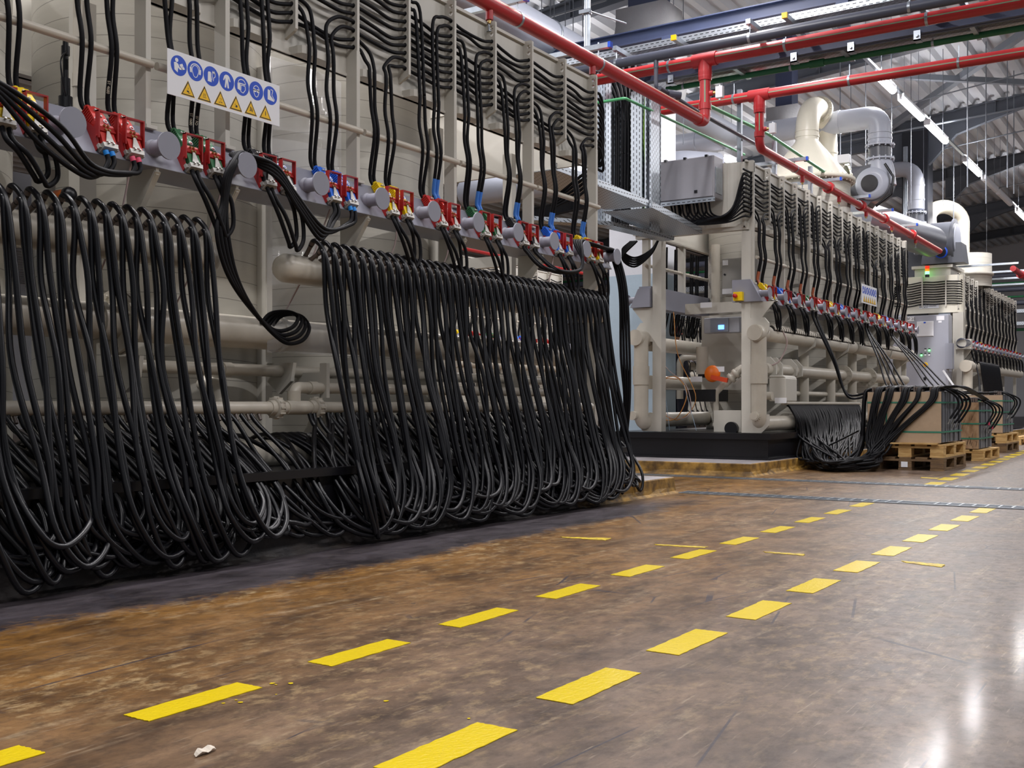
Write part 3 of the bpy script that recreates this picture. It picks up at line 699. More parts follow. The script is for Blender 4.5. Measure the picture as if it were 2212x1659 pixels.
# ---- sagging loop cables below the plugs
def loop_cable(m, k, lab, c, drop, group, col='cable', sl=None, r=.0108, seg=8):
    a = m.anchor(k, 0); b = m.anchor(k, 1); w = (-.015,.015)[c]; D = BEAM_D*.195+BEAM_N*.025
    p = a+D+Vector((0,w,0)); q = b+D+Vector((0,w,0)); R_ = random.Random(k*7+c+int(m.X*100)); sx = .02*c
    pts = [p, p+BEAM_D*.05+Vector((.0,.004,-.01)), Vector((p.x+.035+sx,p.y+.05,p.z-drop*.5)), Vector((p.x+.03+sx,p.y+.115,p.z-drop*.9)), Vector((q.x+.02+sx,(p.y+q.y)/2+.075,p.z-drop)), Vector((q.x+.02+sx,q.y+.05,p.z-drop*.8)), Vector((q.x+.02+sx,q.y+.04,p.z-drop*.42)), q+BEAM_D*.06+Vector((.0,.004,-.01)), q]
    mb = MB(); mb.tube(spline(pts, seg), r, 8)
    o = obj('loop_cable', mb, M[col], None, lab, 'cable', group)
    if sl:
        s2 = MB(); s2.tube([p, p+BEAM_D*.03], r*1.15, 8); obj('sleeve', s2, M[sl], o)
    return o
for k in (0,2,3,5,6,7,9,10):
    for c in (0,1): loop_cable(m1, k, f"black cable loop hanging under the {ORD[k]} plug pair of the nearest machine, {'left' if c == 0 else 'right'} strand", c, {0:.19,2:.27,3:.28,5:.26,6:.28,7:.27,9:.27,10:.27}[k]+.015*c, 'cable loops under the beam of the nearest machine')
def run_cable(pts, lab, group, r=.0108, sl=None, n=8, mt='cable', cat='cable', name='slack_cable', sides=8):
    mb = MB(); S = spline(pts, n); mb.tube(S, r, sides); o = obj(name, mb, M[mt], None, lab, cat, group)
    if sl: s2 = MB(); s2.tube(S[:4], r*1.15, sides); obj('sleeve', s2, M[sl], o)
    return o
D = BEAM_D*.195+BEAM_N*.025
# red pair: four cables sweep back left over the peg outside the picture
for i in range(4):
    a = m1.anchor(1, i//2)+D+Vector((0,(-.015,.015)[i%2],0))
    P = [a, a+Vector((.012,.004,-.05)), Vector((a.x+.025,a.y-.05,a.z-.115+.012*i)), Vector((-3.88,2.75+.02*i,1.66+.015*i)), Vector((-3.87,2.55+.03*i,1.75+.03*i)), Vector((-3.9,2.36,1.925+.012*i)), Vector((-3.95,2.2,1.93))]
    run_cable(P, f"black slack cable sweeping left from the red plug pair over the beam, {'lowest|third|second|topmost'.split('|')[i]} strand", 'slack cables of the second plug pair', sl='cyan' if i < 2 else 'pink')
# blue pair: four cables sweep left over the fourth peg and hang down to the coil on the pipe
pk = Vector((-3.97,m1.pegs[3],1.876))
for i in range(4):
    a = m1.anchor(4, i//2)+D+Vector((0,(-.015,.015)[i%2],0)); e = .012*i
    P = [a, a+Vector((.012,.002,-.05)), Vector((a.x+.02,a.y-.04,a.z-.10)), Vector((-3.9,4.18+.01*i,1.58+.02*i)), Vector((-3.9,4.03-.01*i,1.70+.028*i)), Vector((-3.915,3.88,1.85+.018*i)), pk+Vector((.0+.022*i-.03,.03,.055)), pk+Vector((.02*i-.03,-.03,.055)),
         atX(511-4*i,346+3*i,-3.925+.008*i), atX(497-4*i,385,-3.925+.008*i), atX(489-3*i,440,-3.93)]+[atX(u_-8*i,v_-9*i*k_,x_+.004*i) for (u_,v_,x_,k_) in ((492,505,-3.93,.2),(512,600,-3.95,.6),(556,682,-4.0,1),(612,738,-4.08,1),(652,736,-4.14,1),(668,708,-4.2,.8),(648,682,-4.215,.3),(610,682,-4.225,.2),(588,704,-4.24,.2))]
    run_cable(P, f"black cable draped over a grey peg, hanging to the coil on the thick pipe, {'outermost|third|second|innermost'.split('|')[i]}", 'cables coiled on the thick pipe', sl='cyan' if i > 1 else None, n=7)
# black pair near the end: over the last pegs and straight down
pa = Vector((-3.97,m1.pegs[10],1.876)); pb = Vector((-3.97,m1.pegs[11],1.876))
for i in range(4):
    a = m1.anchor(8, i//2)+D+Vector((0,(-.015,.015)[i%2],0)); e = .02*i
    P = [a, a+Vector((.02,.01,-.04)), Vector((-3.88+.01*i,a.y+.12,1.66)), Vector((-3.87,6.78+.03*i,1.67+.012*i)), Vector((-3.89,6.93,1.77+.02*i)), pa+Vector((e-.03,-.05,.055)), pa+Vector((e-.03,.05,.06)), Vector((-3.94+e*.5,7.3,1.92)), pb+Vector((e-.03,-.02,.05)), pb+Vector((e-.02,.062,-.02)), Vector((-3.93+e,7.60,1.6)), Vector((-3.92+e,7.6+.01*i,1.1)), Vector((-3.90+e,7.62-.01*i,.75)), Vector((-3.92+e,7.58,.47))]
    run_cable(P, f"black cable over the last two pegs and down the nearest machine's end, {'first|second|third|fourth'.split('|')[i]} strand", 'cables dropping at the machine end')
# ---- marker writing on some cables
def cable_text(lab, txt, z, size=.017):
    for o in [x for x in COL.objects if x.get('label','').startswith(lab)]:
        vs = o.data.vertices; n = len(vs)//8
        cs = [sum((vs[8*i+k].co for k in range(8)), Vector())/8 for i in range(min(n, 48))]
        i = min(range(1, len(cs)-1), key=lambda q: abs(cs[q].z-z)); t_ = (cs[i-1]-cs[i+1]).normalized()
        if t_.z > 0: t_ = -t_
        nn = Vector((.80,-.60,0)); nn = (nn-t_*nn.dot(t_)).normalized(); yy = nn.cross(t_)
        rot = Matrix(((t_.x,yy.x,nn.x,0),(t_.y,yy.y,nn.y,0),(t_.z,yy.z,nn.z,0),(0,0,0,1)))
        engrave(txt, size, cs[i]+nn*.0114, rot, M['marker'], o)
M['marker'] = mat('cream marker ink', '#d9d2bd', .7)
cable_text('black cable from the second plug pair into the rack of the nearest machine, inner', 'ST 4680', 2.13)
cable_text('black cable from the third plug pair into the rack of the nearest machine, inner', 'ST 4680', 2.09)
cable_text('black cable from the third plug pair into the rack of the nearest machine, outer', '07 FO', 2.1)
cable_text('black cable along the rack to the fifth plug pair of the nearest machine, outer', '10/MOW', 2.1)
# ---- tanks
def tank(x, y, r, z0, z1, label, top=True, m='tank', parts=True):
    t = empty('storage_tank', (x,y,z0), label, 'tank')
    q = MB(); q.lathe([(r,z0),(r,z1)],(x,y,0),'z',64); q.lathe([(r,z1),(0,z1)],(x,y,0),'z',64); obj('shell', q, M[m], t)
    q = MB(); q.lathe([(r,z0),(r+.03,z0),(r+.03,z0+.06),(r,z0+.09)],(x,y,0),'z',64); obj('foot_ring', q, M['beige'], t)
    return t
tank(-5.05,2.455,.622,.4,3.25,'beige wound tank at the left edge behind the first plug pairs')
tank(-5.05,4.035,.622,.4,3.25,'large beige wound tank behind the safety sign')
tank(-5.05,5.60,.622,.4,3.25,'beige wound tank behind the clear sheet and the yellow plugs in the middle')
# clear splash sheet between the posts
m = bpy.data.materials.new('clear film sheet'); m.use_nodes = True; nt = m.node_tree; b = nt.nodes['Principled BSDF']
b.inputs['Base Color'].default_value = (.93,.93,.95,1); b.inputs['Roughness'].default_value = .06; b.inputs['Alpha'].default_value = .16; b.inputs['Specular IOR Level'].default_value = .9
nz = nt.nodes.new('ShaderNodeTexNoise'); nz.inputs['Scale'].default_value = 5; mp = nt.nodes.new('ShaderNodeMapping'); mp.inputs['Scale'].default_value = (3,3,.35); tc = nt.nodes.new('ShaderNodeTexCoord')
nt.links.new(tc.outputs['Object'], mp.inputs[0]); nt.links.new(mp.outputs[0], nz.inputs['Vector']); bp = nt.nodes.new('ShaderNodeBump'); bp.inputs['Strength'].default_value = .6; bp.inputs['Distance'].default_value = .03; nt.links.new(nz.outputs['Fac'], bp.inputs['Height']); nt.links.new(bp.outputs['Normal'], b.inputs['Normal'])
M['film'] = m
q = MB(); n = 14
pa_ = [(-4.235-.05*math.sin(PI*i/n)*0+.03*math.sin(PI*i/n), 4.13+.58*i/n) for i in range(n+1)]
q.add([(x,y,z) for z in (1.0,2.58) for x,y in pa_], [(i,i+1,n+2+i,n+1+i) for i in range(n)], 0, True)
o = obj('clear_sheet', q, M['film'], None, 'clear glossy plastic sheet stretched between two posts in front of the tank', 'sheet'); sm = o.modifiers.new('t','SOLIDIFY'); sm.thickness = .003
# ---- pipes
def pipe_thing(name, pts, r, m, label, cat='pipe', fr=.1, n=20, collars=(), group=None, parent=None, cl=1.16, clen=.06):
    mb = MB(); path = fillet(pts, fr, 8) if len(pts) > 2 else [Vector(p) for p in pts]
    mb.tube(path, r, n); o = obj(name, mb, M[m] if isinstance(m, str) else m, parent, label, cat if parent is None else None, group)
    for (c, ax) in collars:
        q = MB(); c = Vector(c); a = Vector(ax).normalized()*clen/2; q.cyl(c-a,c+a,r*cl,n); obj('collar', q, M[m] if isinstance(m, str) else m, o if parent is None else parent)
    return o
Y_ = (0,1,0)
o = pipe_thing('suction_pipe', [(-4.31,1.6,1.105),(-4.31,7.35,1.105)], .086, 'beige2', 'thick horizontal beige pipe running behind the hoses of the nearest machine', collars=[((-4.31,y,1.105),Y_) for y in (3.14,4.28,6.2)], clen=.03)
for y in (3.22,3.25):
    q = MB(); q.cyl((-4.31,y,1.105),(-4.31,y+.018,1.105),.15,28)
    for a in range(8): w = 2*PI*a/8+.3; q.cyl((-4.31+.125*math.cos(w),y-.012,1.105+.125*math.sin(w)),(-4.31+.125*math.cos(w),y+.03,1.105+.125*math.sin(w)),.011,6)
    obj('flange', q, M['beige2'], o)
for y in (3.3,4.3,5.4,6.6):
    q = MB(); q.prism([(-4.42,.95),(-4.2,.95),(-4.22,.85),(-4.31,.78),(-4.4,.85)],'y',y-.012,y+.012); obj('pipe_saddle', q, M['beige'], o)
o = pipe_thing('return_pipe', [(-4.3,3.35,.905),(-4.3,7.3,.905)], .032, 'beige2', 'horizontal beige pipe just below the thick one', collars=[((-4.3,3.9,.905),Y_)])
o = pipe_thing('branch_pipe', [(-4.1,4.19,.70),(-4.1,4.19,.813),(-4.13,4.30,.813),(-4.13,7.3,.813)], .031, 'beige2', 'beige branch pipe bending up out of the lower hose pipe', fr=.07, collars=[((-4.1,4.19,.765),(0,0,1)),((-4.13,4.36,.813),Y_)])
q = MB(); q.box((-4.33,4.432,.84),(-4.14,4.452,.90)); q.box((-4.14,4.43,.76),(-4.09,4.455,.95)); obj('pipe_bracket', q, M['beige'], o)
lowp = pipe_thing('hose_pipe', [(-4.08,1.5,.706),(-4.08,7.4,.706)], .032, 'beige2', 'low horizontal beige pipe with a row of short hose stubs underneath', collars=[((-4.08,4.19,.706),Y_)], clen=.16)
for y in (4.04,4.335):
    q = MB(); q.tube([(-4.08,y-.05,.706),(-4.08,y-.03,.706),(-4.08,y+.03,.706),(-4.08,y+.05,.706)],[.037,.04,.04,.037],20)
    q.lathe([(.04,-.02),(.055,-.018),(.057,0),(.055,.018),(.04,.02)],(-4.08,y,.706),'y',24)
    for a in range(12): w = 2*PI*a/12; q.bar((-4.08+.056*math.cos(w),y-.018,.706+.056*math.sin(w)),(-4.08+.056*math.cos(w),y+.018,.706+.056*math.sin(w)),.008,.008)
    obj('union_nut', q, M['beige2'], lowp)
corr = pipe_thing('drain_header', [(-4.2,1.5,.466),(-4.2,7.4,.466)], .073, 'beige2', 'lower thick beige header with hoses wrapped over it')
q = MB(); q.prism([(-4.35,.42),(-4.05,.42),(-4.1,.72),(-4.16,.72)],'y',4.42,4.45); obj('support_foot', q, M['beige'], corr)
for y in (2.9,5.6,7.2):
    q = MB(); q.box((-4.28,y,.4),(-4.12,y+.03,.43)); obj('support_foot', q, M['beige'], corr)
for (x,y,lab) in ((-4.42,3.98,'beige elbow pipe bending down beside the tank foot'),):
    pipe_thing('elbow_pipe', [(-4.55,3.85,.83),(-4.38,3.93,.83),(-4.38,3.93,.5)], .045, 'beige2', lab, fr=.09, collars=[((-4.38,3.93,.72),(0,0,1))])
# black base trough
q = MB(); q.box((-6.0,-1,.13),(-3.83,7.46,.36)); q.box((-6.02,-1,.36),(-3.79,7.5,.40)); q.box((-6.02,-1,.13),(-3.79,7.5,.15)); q.box((-3.83,7.44,.13),(-3.76,7.5,.145))
obj('base_trough', q, M['black'], None, 'black plastic base trough under the nearest machine, behind the hoses', 'trough')
# ---- hose headers with nipples
def header(y0, y1, label, dome0, cap1, ns):
    t = empty('hose_header', (-4.05,(y0+y1)/2,1.43), label, 'pipe')
    q = MB(); pr = ([(0,-.0),(.035,.004),(.06,.02),(.075,.05)] if dome0 else [(0,0),(.075,0)])
    L_ = y1-y0; pr = pr+[(.0755,.1),(.0755,L_-.05)]+([(.07,L_-.02),(.05,L_-.004),(0,L_)] if dome0 else [(.075,L_),(0,L_)])
    q.lathe(pr,(-4.05,y0,1.43),'y',28); obj('header_pipe', q, M['beige2'], t)
    def nip(i, up):
        q = MB(); y = ns[i]
        a, b = ((-4.045,y,1.495),(-3.985,y,1.577)) if up else ((-4.005,y,1.482),(-3.925,y,1.522))
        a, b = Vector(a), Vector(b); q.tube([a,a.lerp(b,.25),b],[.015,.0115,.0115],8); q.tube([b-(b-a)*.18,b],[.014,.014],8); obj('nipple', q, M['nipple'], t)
    for i in range(len(ns)): nip(i, True)
    for i in range(len(ns)): nip(i, False)
    for y in (y0+.12, y1-.12):
        q = MB(); q.prism([(-4.14,1.36),(-4.14,1.56),(-4.02,1.56),(-3.96,1.5),(-3.96,1.40),(-4.0,1.36)],'y',y-.01,y+.01)
        if y > 7: obj('header_bracket', q, M['beige'], t)
    return t
nsL = [2.507-.0765*4+.0765*i for i in range(17)]; nsR = [4.211+.0755*i for i in range(42)]
header(2.1,3.58,'beige hose header of the left hose curtain, ending in a rounded cap',False,True,nsL)
header(4.02,7.5,'long beige hose header with a domed end, carrying the right hose curtain',True,True,nsR)
Rh = random.Random(21)
def hose(y, up, sg, grp, lab, i):
    z0 = 1.577 if up else 1.522; x0 = -3.985 if up else -3.925; j = lambda s: Rh.uniform(-s, s)
    zb = Rh.uniform(.035,.15) if not up else Rh.uniform(.05,.2); bx = -3.655+j(.03); w = Rh.uniform(.24,.38) if sg > 0 else Rh.uniform(.26,.44); lean = Rh.uniform(0,.05)
    if up: P = [Vector((x0-.016,y,z0-.022)), Vector((x0+.004,y,z0+.004)), Vector((x0+.034,y+.002,z0-.006)), Vector((x0+.072,y+.006,z0-.05)), Vector((x0+.096,y+.012,z0-.14)), Vector((-3.862+j(.01),y+.02+j(.012),1.22))]
    else: P = [Vector((x0-.02,y,z0-.01)), Vector((x0+.004,y,z0+.002)), Vector((x0+.016,y+.001,z0-.02)), Vector((x0+.02,y+.002,z0-.10)), Vector((-3.89+j(.01),y+.004+j(.012),1.2))]
    P += [Vector((-3.82+j(.02),y+j(.025)+lean*.5,.88)), Vector((-3.74+j(.02),y+j(.03)+lean,.5)), Vector((bx-.015,y+lean+sg*.03+j(.02),.25)), Vector((bx,y+sg*w*.45+lean,zb)), Vector((bx-.045,y+sg*w*.95,zb+.06)), Vector((-3.80+j(.03),y+sg*w*1.15,.32))]
    if up: P += [Vector((-3.98+j(.03),y+sg*w*1.05,.5)), Vector((-4.11,y+sg*w+.02,.555)), Vector((-4.2,y+sg*w+.03,.553)), Vector((-4.285,y+sg*w+.03,.5))]
    else: P += [Vector((-3.95+j(.02),y+sg*w*.85,.52)), Vector((-4.04,y+sg*w*.6,.62)), Vector((-4.065,y+sg*w*.55,.675))]
    mb = MB(); mb.tube(spline(P, 6), .0128, 8)
    obj('water_hose', mb, M['hose'], None, lab, 'hose', grp)
for i, y in enumerate(nsL):
    for up in (True, False): hose(y, up, 1, 'hoses of the left curtain', 'black rubber hose in a long loop from the left header, '+('back row of stubs' if up else 'front row of stubs'), i)
for i, y in enumerate(nsR):
    for up in (True, False): hose(y, up, -1 if i > 3 else .3, 'hoses of the right curtain', 'black rubber hose in a long loop from the domed header, '+('back row of stubs' if up else 'front row of stubs'), i)
for i in range(74):
    y = 1.95+.0655*i if i < 30 else 4.42+.066*(i-30); j = lambda s: Rh.uniform(-s, s); sg = 1 if i < 30 else .35; w = Rh.uniform(.22,.42)*sg
    P = [(-4.066,y,.672),(-4.03,y+.02,.62),(-3.9+j(.03),y+.10+j(.02),.44),(-3.76+j(.03),y+.2+j(.03),.22),(-3.70+j(.03),y+.2+w*.5,Rh.uniform(.06,.17)),(-3.74+j(.03),y+.2+w,.17+j(.04)),(-3.9+j(.03),y+.2+w,.42),(-4.1,y+.12+w,.555),(-4.2,y+.1+w,.554),(-4.285,y+.1+w,.5)]
    mb = MB(); mb.tube(spline(P,5), .0115, 7)
    obj('loop_hose', mb, M['hose'], None, 'black hose looping from the low hose pipe to the lower thick header, '+('left half' if i < 30 else 'right half'), 'hose', 'lower loop hoses, '+('left half' if i < 30 else 'right half'))
# stubs under the low pipe
for i in range(46):
    y = 2.35+.038*i if i < 42 else 4.45+.04*(i-42)
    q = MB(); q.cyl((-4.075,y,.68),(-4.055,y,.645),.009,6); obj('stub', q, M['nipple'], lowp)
# pale cords hanging from the beam
for (a, b, lab) in (((-4.0,3.09,1.8),(-4.2,3.06,1.28),'under the red plugs'),((-4.0,3.62,1.8),(-4.22,3.50,1.18),'beside the coiled black cables'),((-4.05,4.42,1.8),(-4.25,4.25,1.19),'in front of the clear sheet'),((-4.0,4.93,1.8),(-4.05,4.88,1.51),'under the yellow plugs'),((-4.0,5.45,1.8),(-4.05,5.38,1.51),'under the second red plug pair'),((-4.0,6.7,1.8),(-4.05,6.62,1.51),'under the blue plugs near the end')):
    q = MB(); q.tube(spline([a, ((a[0]+b[0])/2+.02,(a[1]+b[1])/2+.01,(a[2]+b[2])/2), b], 6), .0045, 6); obj('pull_cord', q, M['rope'], None, 'thin pale pink cord hanging '+lab, 'cord')
# rusty thin rods and valve with orange grip
t = empty('valve', (-4.22,2.86,1.62), 'valve with orange and black grip in front of the left tank', 'valve')
q = MB(); q.cyl((-4.28,2.86,1.62),(-4.2,2.86,1.62),.026,16); q.cyl((-4.24,2.86,1.5),(-4.24,2.86,1.74),.016,12); obj('valve_body', q, M['beige2'], t)
q = MB(); q.cyl((-4.2,2.86,1.62),(-4.13,2.86,1.62),.027,16); obj('grip', q, M['orange'], t)
q = MB(); q.lathe([(0,.03),(.028,.03),(.033,.02),(.033,0),(.026,-.01)],(-4.13,2.86,1.62),'x',12); obj('knob', q, M['black'], t)
t = empty('level_sensor', (-4.17,2.98,2.05), 'black level sensor with a thin lead in front of the left tank', 'sensor')
q = MB(); q.cyl((-4.2,2.9,1.98),(-4.2,2.9,2.06),.03,12); q.cyl((-4.2,2.9,2.06),(-4.2,2.9,2.14),.02,12); q.cyl((-4.2,2.9,2.14),(-4.2,2.9,2.3),.012,10); q.cyl((-4.2,2.9,2.24),(-4.2,2.9,2.28),.018,10); obj('sensor_body', q, M['black'], t)
q = MB(); q.tube(spline([(-4.19,2.9,2.26),(-4.16,2.85,2.2),(-4.16,2.86,2.1),(-4.18,2.89,2.05)],6),.004,6); obj('lead', q, M['black'], t)
for (x,y,z0,z1,lab) in ((-4.3,3.03,1.95,2.6,'slim vertical beige pipe in front of the left tank'),):
    pipe_thing('standpipe', [(x,y,z0),(x,y,z1)], .02, 'beige2', lab, collars=[((x,y,2.18),(0,0,1))])
# overhead round duct along the machine top
o = pipe_thing('exhaust_duct', [(-6.4,2.5,4.92),(-6.4,16.1,4.92)], .19, 'duct', 'long pale grey round duct running high behind the machines to the cross duct', n=40)
for y in (7.2,8.6,10.6,12.6): q = MB(); q.lathe([(.192,-.012),(.2,-.012),(.2,.012),(.192,.012)],(-6.4,y,4.92),'y',40); obj('band', q, M['galv'], o)
q = MB(); q.bar((-4.19,5.5,3.33),(-4.19,5.72,3.33),.05,.03); obj('rack_handle', q, M['beige'], fr1)
# ---- safety sign
def poly_sign(t, name, polys, org, m, lift, sc, X):
    q = MB()
    for P in polys:
        n = len(P); a = [(X+lift, org[0]+p[0]*sc, org[1]+p[1]*sc) for p in P]; b = [(X+lift-.0005, y, z) for _, y, z in a]
        q.add(a+b, [tuple(range(n))]+[(i,n+i,n+(i+1)%n,(i+1)%n) for i in range(n)])
    return obj(name, q, m, t)
def circ(cx, cy, r, n=28, sy=1.): return [(cx+r*math.cos(2*PI*i/n), cy+r*sy*math.sin(2*PI*i/n)) for i in range(n)]
def strip(P, w):
    out = []
    for a, b in zip(P, P[1:]):
        d = math.hypot(b[0]-a[0], b[1]-a[1]); nx, ny = -(b[1]-a[1])/d*w/2, (b[0]-a[0])/d*w/2
        out.append([(a[0]+nx,a[1]+ny),(a[0]-nx,a[1]-ny),(b[0]-nx,b[1]-ny),(b[0]+nx,b[1]+ny)])
    return out
def arc(cx, cy, rx, ry, a0, a1, n=10): return [(cx+rx*math.cos(math.radians(a0+(a1-a0)*i/n)), cy+ry*math.sin(math.radians(a0+(a1-a0)*i/n))) for i in range(n+1)]
HEAD = arc(0,.05,.42,.5,-10,190,14)+[(-.36,-.2),(-.2,-.55),(0,-.66),(.2,-.55),(.36,-.2),(.41,-.04)]
BLUE = [
 [circ(-.28,.5,.2), [(-.62,.2),(-.35,.28),(-.1,.15),(.08,-.15),(.4,-.2),(.45,-.32),(.1,-.38),(-.1,-.2),(-.15,-.72),(-.55,-.5)], [(.05,.12),(.42,.3),(.55,.05),(.2,-.12)], [(.2,-.14),(.58,.02),(.75,-.2),(.4,-.34)]],
 strip(HEAD+[HEAD[0]],.07)+strip(arc(0,.1,.62,.6,20,160,10),.1)+[[(-.72,.25),(-.5,.3),(-.45,-.25),(-.68,-.25)],[(.72,.25),(.5,.3),(.45,-.25),(.68,-.25)]],
 [[(-.45,.3),(-.36,.42),(-.1,.42),(-.05,.3),(-.02,-.35),(.05,-.6),(-.48,-.6)]]+strip([(.05,-.4),(.12,.0),(.1,.3),(.2,.6),(.28,.3),(.38,.62),(.42,.25),(.5,.5),(.48,.0),(.3,-.1),(.25,-.45)],.07),
 [[(-.15,.66),(.15,.66),(.35,.5),(.5,.05),(.38,0),(.2,.35),(.2,0),(.3,-.68),(.1,-.7),(0,-.1),(-.1,-.7),(-.3,-.68),(-.2,0),(-.2,.35),(-.38,0),(-.5,.05),(-.35,.5)]],
 strip(arc(.0,.3,.5,.4,0,180,10),.08)+[[(-.6,.25),(-.2,.2),(-.2,-.5),(-.6,-.4)]]+strip([(-.1,.1),(.45,.1),(.5,-.3),(.2,-.68),(-.15,-.6),(-.1,.1)],.08)+strip([(-.5,.25),(.5,.25)],.1),
 strip(HEAD+[HEAD[0]],.08)+[circ(-.22,.02,.2,14),circ(.22,.02,.2,14)]+strip([(-.45,.06),(.45,.06)],.08),
 [[(-.4,.6),(-.05,.55),(-.02,.0),(.5,-.4),(.55,-.58),(-.42,-.5)]]+strip([(.02,.66),(.35,.62),(.2,.1),(.62,-.42)],.08)]
YEL = [
 [[(-.3,-.15),(.2,-.2),(.2,-.5),(-.3,-.45)]]+strip([(-.1,.0),(.05,.15),(-.05,.3),(.1,.4)],.06)+strip([(.0,-.62),(.5,-.55)],.1),
 strip([(-.24,-.35),(-.32,-.15),(-.2,.05),(-.28,.25)],.06)+strip([(0,-.35),(-.08,-.15),(.04,.05),(-.04,.25)],.06)+strip([(.24,-.35),(.16,-.15),(.28,.05),(.2,.25)],.06)+strip([(-.42,-.52),(.42,-.52)],.08),
 strip([(-.2,.2),(-.05,.25)],.1)+strip([(.1,.2),(.3,.15)],.1)+strip([(-.45,-.55),(-.1,-.5)],.1)+strip([(.05,-.42),(.45,-.55)],.12)+[circ(-.1,-.05,.05,8),circ(.15,-.1,.05,8),circ(-.05,-.25,.05,8)],
 [circ(.15,-.35,.24,14)]+strip([(-.35,-.5),(.0,-.5)],.06)+strip([(-.3,-.1),(.0,-.15),(.0,-.3)],.06)+strip([(-.2,-.05),(-.2,.2)],.04),
 [circ(-.3,-.4,.1,8)]+[[(-.22,-.34),(-.22+.75*math.cos(math.radians(a))*(.8 if a > 50 else 1),-.36+.8*math.sin(math.radians(a))),(-.22+.75*math.cos(math.radians(a+8))*(.8 if a > 50 else 1),-.36+.8*math.sin(math.radians(a+8)))] for a in (-12,2,16,30,44,58,72,86)],
 [[(.02,.5),(.14,.1),(.05,.08),(.16,-.25),(.06,-.22),(.02,-.6),(-.1,-.2),(-.02,-.22),(-.14,.02),(-.04,.04),(-.08,.4)]]]
def safety_sign(X, y0, z0, W, H, label, detail=True):
    t = empty('safety_sign', (X,y0+W/2,z0), label, 'sign')
    q = MB(); q.box((X-.004,y0,z0),(X,y0+W,z0+H)); obj('board', q, M['white'], t)
    for i in range(7):
        c = (y0+W*(.09+.1365*i), z0+H*.69); r = min(H*.225,W*.066)
        g = poly_sign(t, 'blue_disc', [circ(0,0,1)], c, M['paint_blue'], .0006, r, X)
        poly_sign(g, 'pictogram', BLUE[i], c, M['white'], .0012, r, X)
    for i in range(6):
        c = (y0+W*(.165+.139*i), z0+H*.235); r = min(H*.19,W*.07)
        tri = [(-1.05,-.85),(1.05,-.85),(0,1.0)]; ti2 = [(-.98,-.8),(.98,-.8),(0,.93)]; ti = [(-.78,-.68),(.78,-.68),(0,.68)]
        g = poly_sign(t, 'yellow_triangle', [tri], c, M['sign_yellow'], .0006, r, X)
        k = poly_sign(g, 'border', [ti2], c, M['sign_black'], .001, r, X); poly_sign(g, 'field', [ti], c, M['sign_yellow'], .0014, r, X)
        if detail: poly_sign(g, 'pictogram', YEL[i], (c[0],c[1]-r*.1), M['sign_black'], .0018, r*.62, X)
    return t
sg = safety_sign(-4.02,3.30,2.143,.705,.208,'white safety sign with seven blue discs and six yellow triangles, hung on the nearest machine')
# ================================================================ SECOND MACHINE
X2 = -4.2; dz2 = .045
ys2 = [atX(u, 400, X2).y for u in (1629.8,1664.6,1695,1723,1750.5,1775.4,1799,1821.5,1841.4,1862,1881,1898.7,1916,1931,1945.8,1958.4)]
cyc2 = ['yellow','blue','black','green','red']
m2 = Machine(X2, ys2, {0,2,4,6,8,10,12,13,15}, dz2, 'second machine', lambda i: i % 5, [cyc2[k % 5] for k in range(15)], detail=2)
m2.first = 0
fr2 = m2.frame(ys2[0]-.08, ys2[-1]+.02, 'beige frame of the second machine beyond the drains, with rack, posts and grey beam')
back_side(fr2, -5.53, ys2, dz2, ys2[0]-.05, ys2[-1], 1.8)
E0 = ys2[0]-.08
# end frame: stand posts, cross beam, gussets, end wall
for (a, b, zt) in ((-5.385,-5.275,2.64),(-4.325,-4.22,2.6)):
    q = MB(); q.box((a,E0+.02,.42),(b,E0+.05,zt)); q.box((a,E0+.05,.42),(a+.02,E0+.14,zt)); q.box((b-.02,E0+.05,.42),(b,E0+.14,zt)); obj('stand_post', q, M['beige'], fr2)
q = MB(); q.box((-5.6,E0+.02,2.62),(-4.25,E0+.1,2.69)); obj('cross_member', q, M['beige'], fr2)
q = MB(); q.box((-5.22,E0+.55,1.78),(-4.4,E0+.6,1.9)); obj('cross_member', q, M['beige'], fr2)
q = MB(); arcp = [(-4.28-.2+.2*math.cos(math.radians(a)), E0+.2-.2*math.sin(math.radians(a))) for a in range(0,91,10)]
q.prism(arcp[::-1]+[(-4.28,E0+.3),(-4.3,E0+.3),(-4.3,E0+.02+.2),(-4.5,E0+.02),(-5.6,E0+.02),(-5.6,E0)][0:0]+[(-4.28,E0+.22)],'z',2.66,3.36)
q.box((-5.62,E0-.005,2.66),(-4.48,E0+.02,3.36)); obj('end_panel', q, M['beige'], fr2)
def holed_post(): pass
for sx, gx in ((1,-4.22),(-1,-5.385)):
    q = MB(); a = gx; b = gx+.2*sx
    q.prism([(a,1.44),(a,1.66),(b-.05*sx,1.66),(b,1.6),(b,1.52),(b-.03*sx,1.46)],'y',E0+.02,E0+.05); obj('header_bracket', q, M['beige'], fr2)
    q = MB(); q.prism([(a,.42),(a,.62),(b,.62),(b,.50),(b-.08*sx,.42)],'y',E0+.02,E0+.05); obj('foot_bracket', q, M['beige'], fr2)
    q = MB(); q.prism([(a-.0,1.83),(a+.26*sx,1.83),(a+.03*sx,1.55),(a,1.55)],'y',E0+.03,E0+.05); obj('gusset', q, M['beige'], fr2)
q = MB(); q.prism([(-5.40,1.835),(-5.65,1.835),(-5.55,2.045),(-5.40,2.045)],'y',E0-.02,E0+.4); obj('plug_beam', q, M['grey'], fr2)
q = MB(); q.cyl((-5.58,E0+.08,1.93),(-5.72,E0+.08,1.93),.036,16); q.cyl((-5.715,E0+.08,1.93),(-5.725,E0+.08,1.93),.062,24); obj('cable_peg', q, M['grey'], fr2)
m2.plugs_all('plugs on the beam of the second machine')
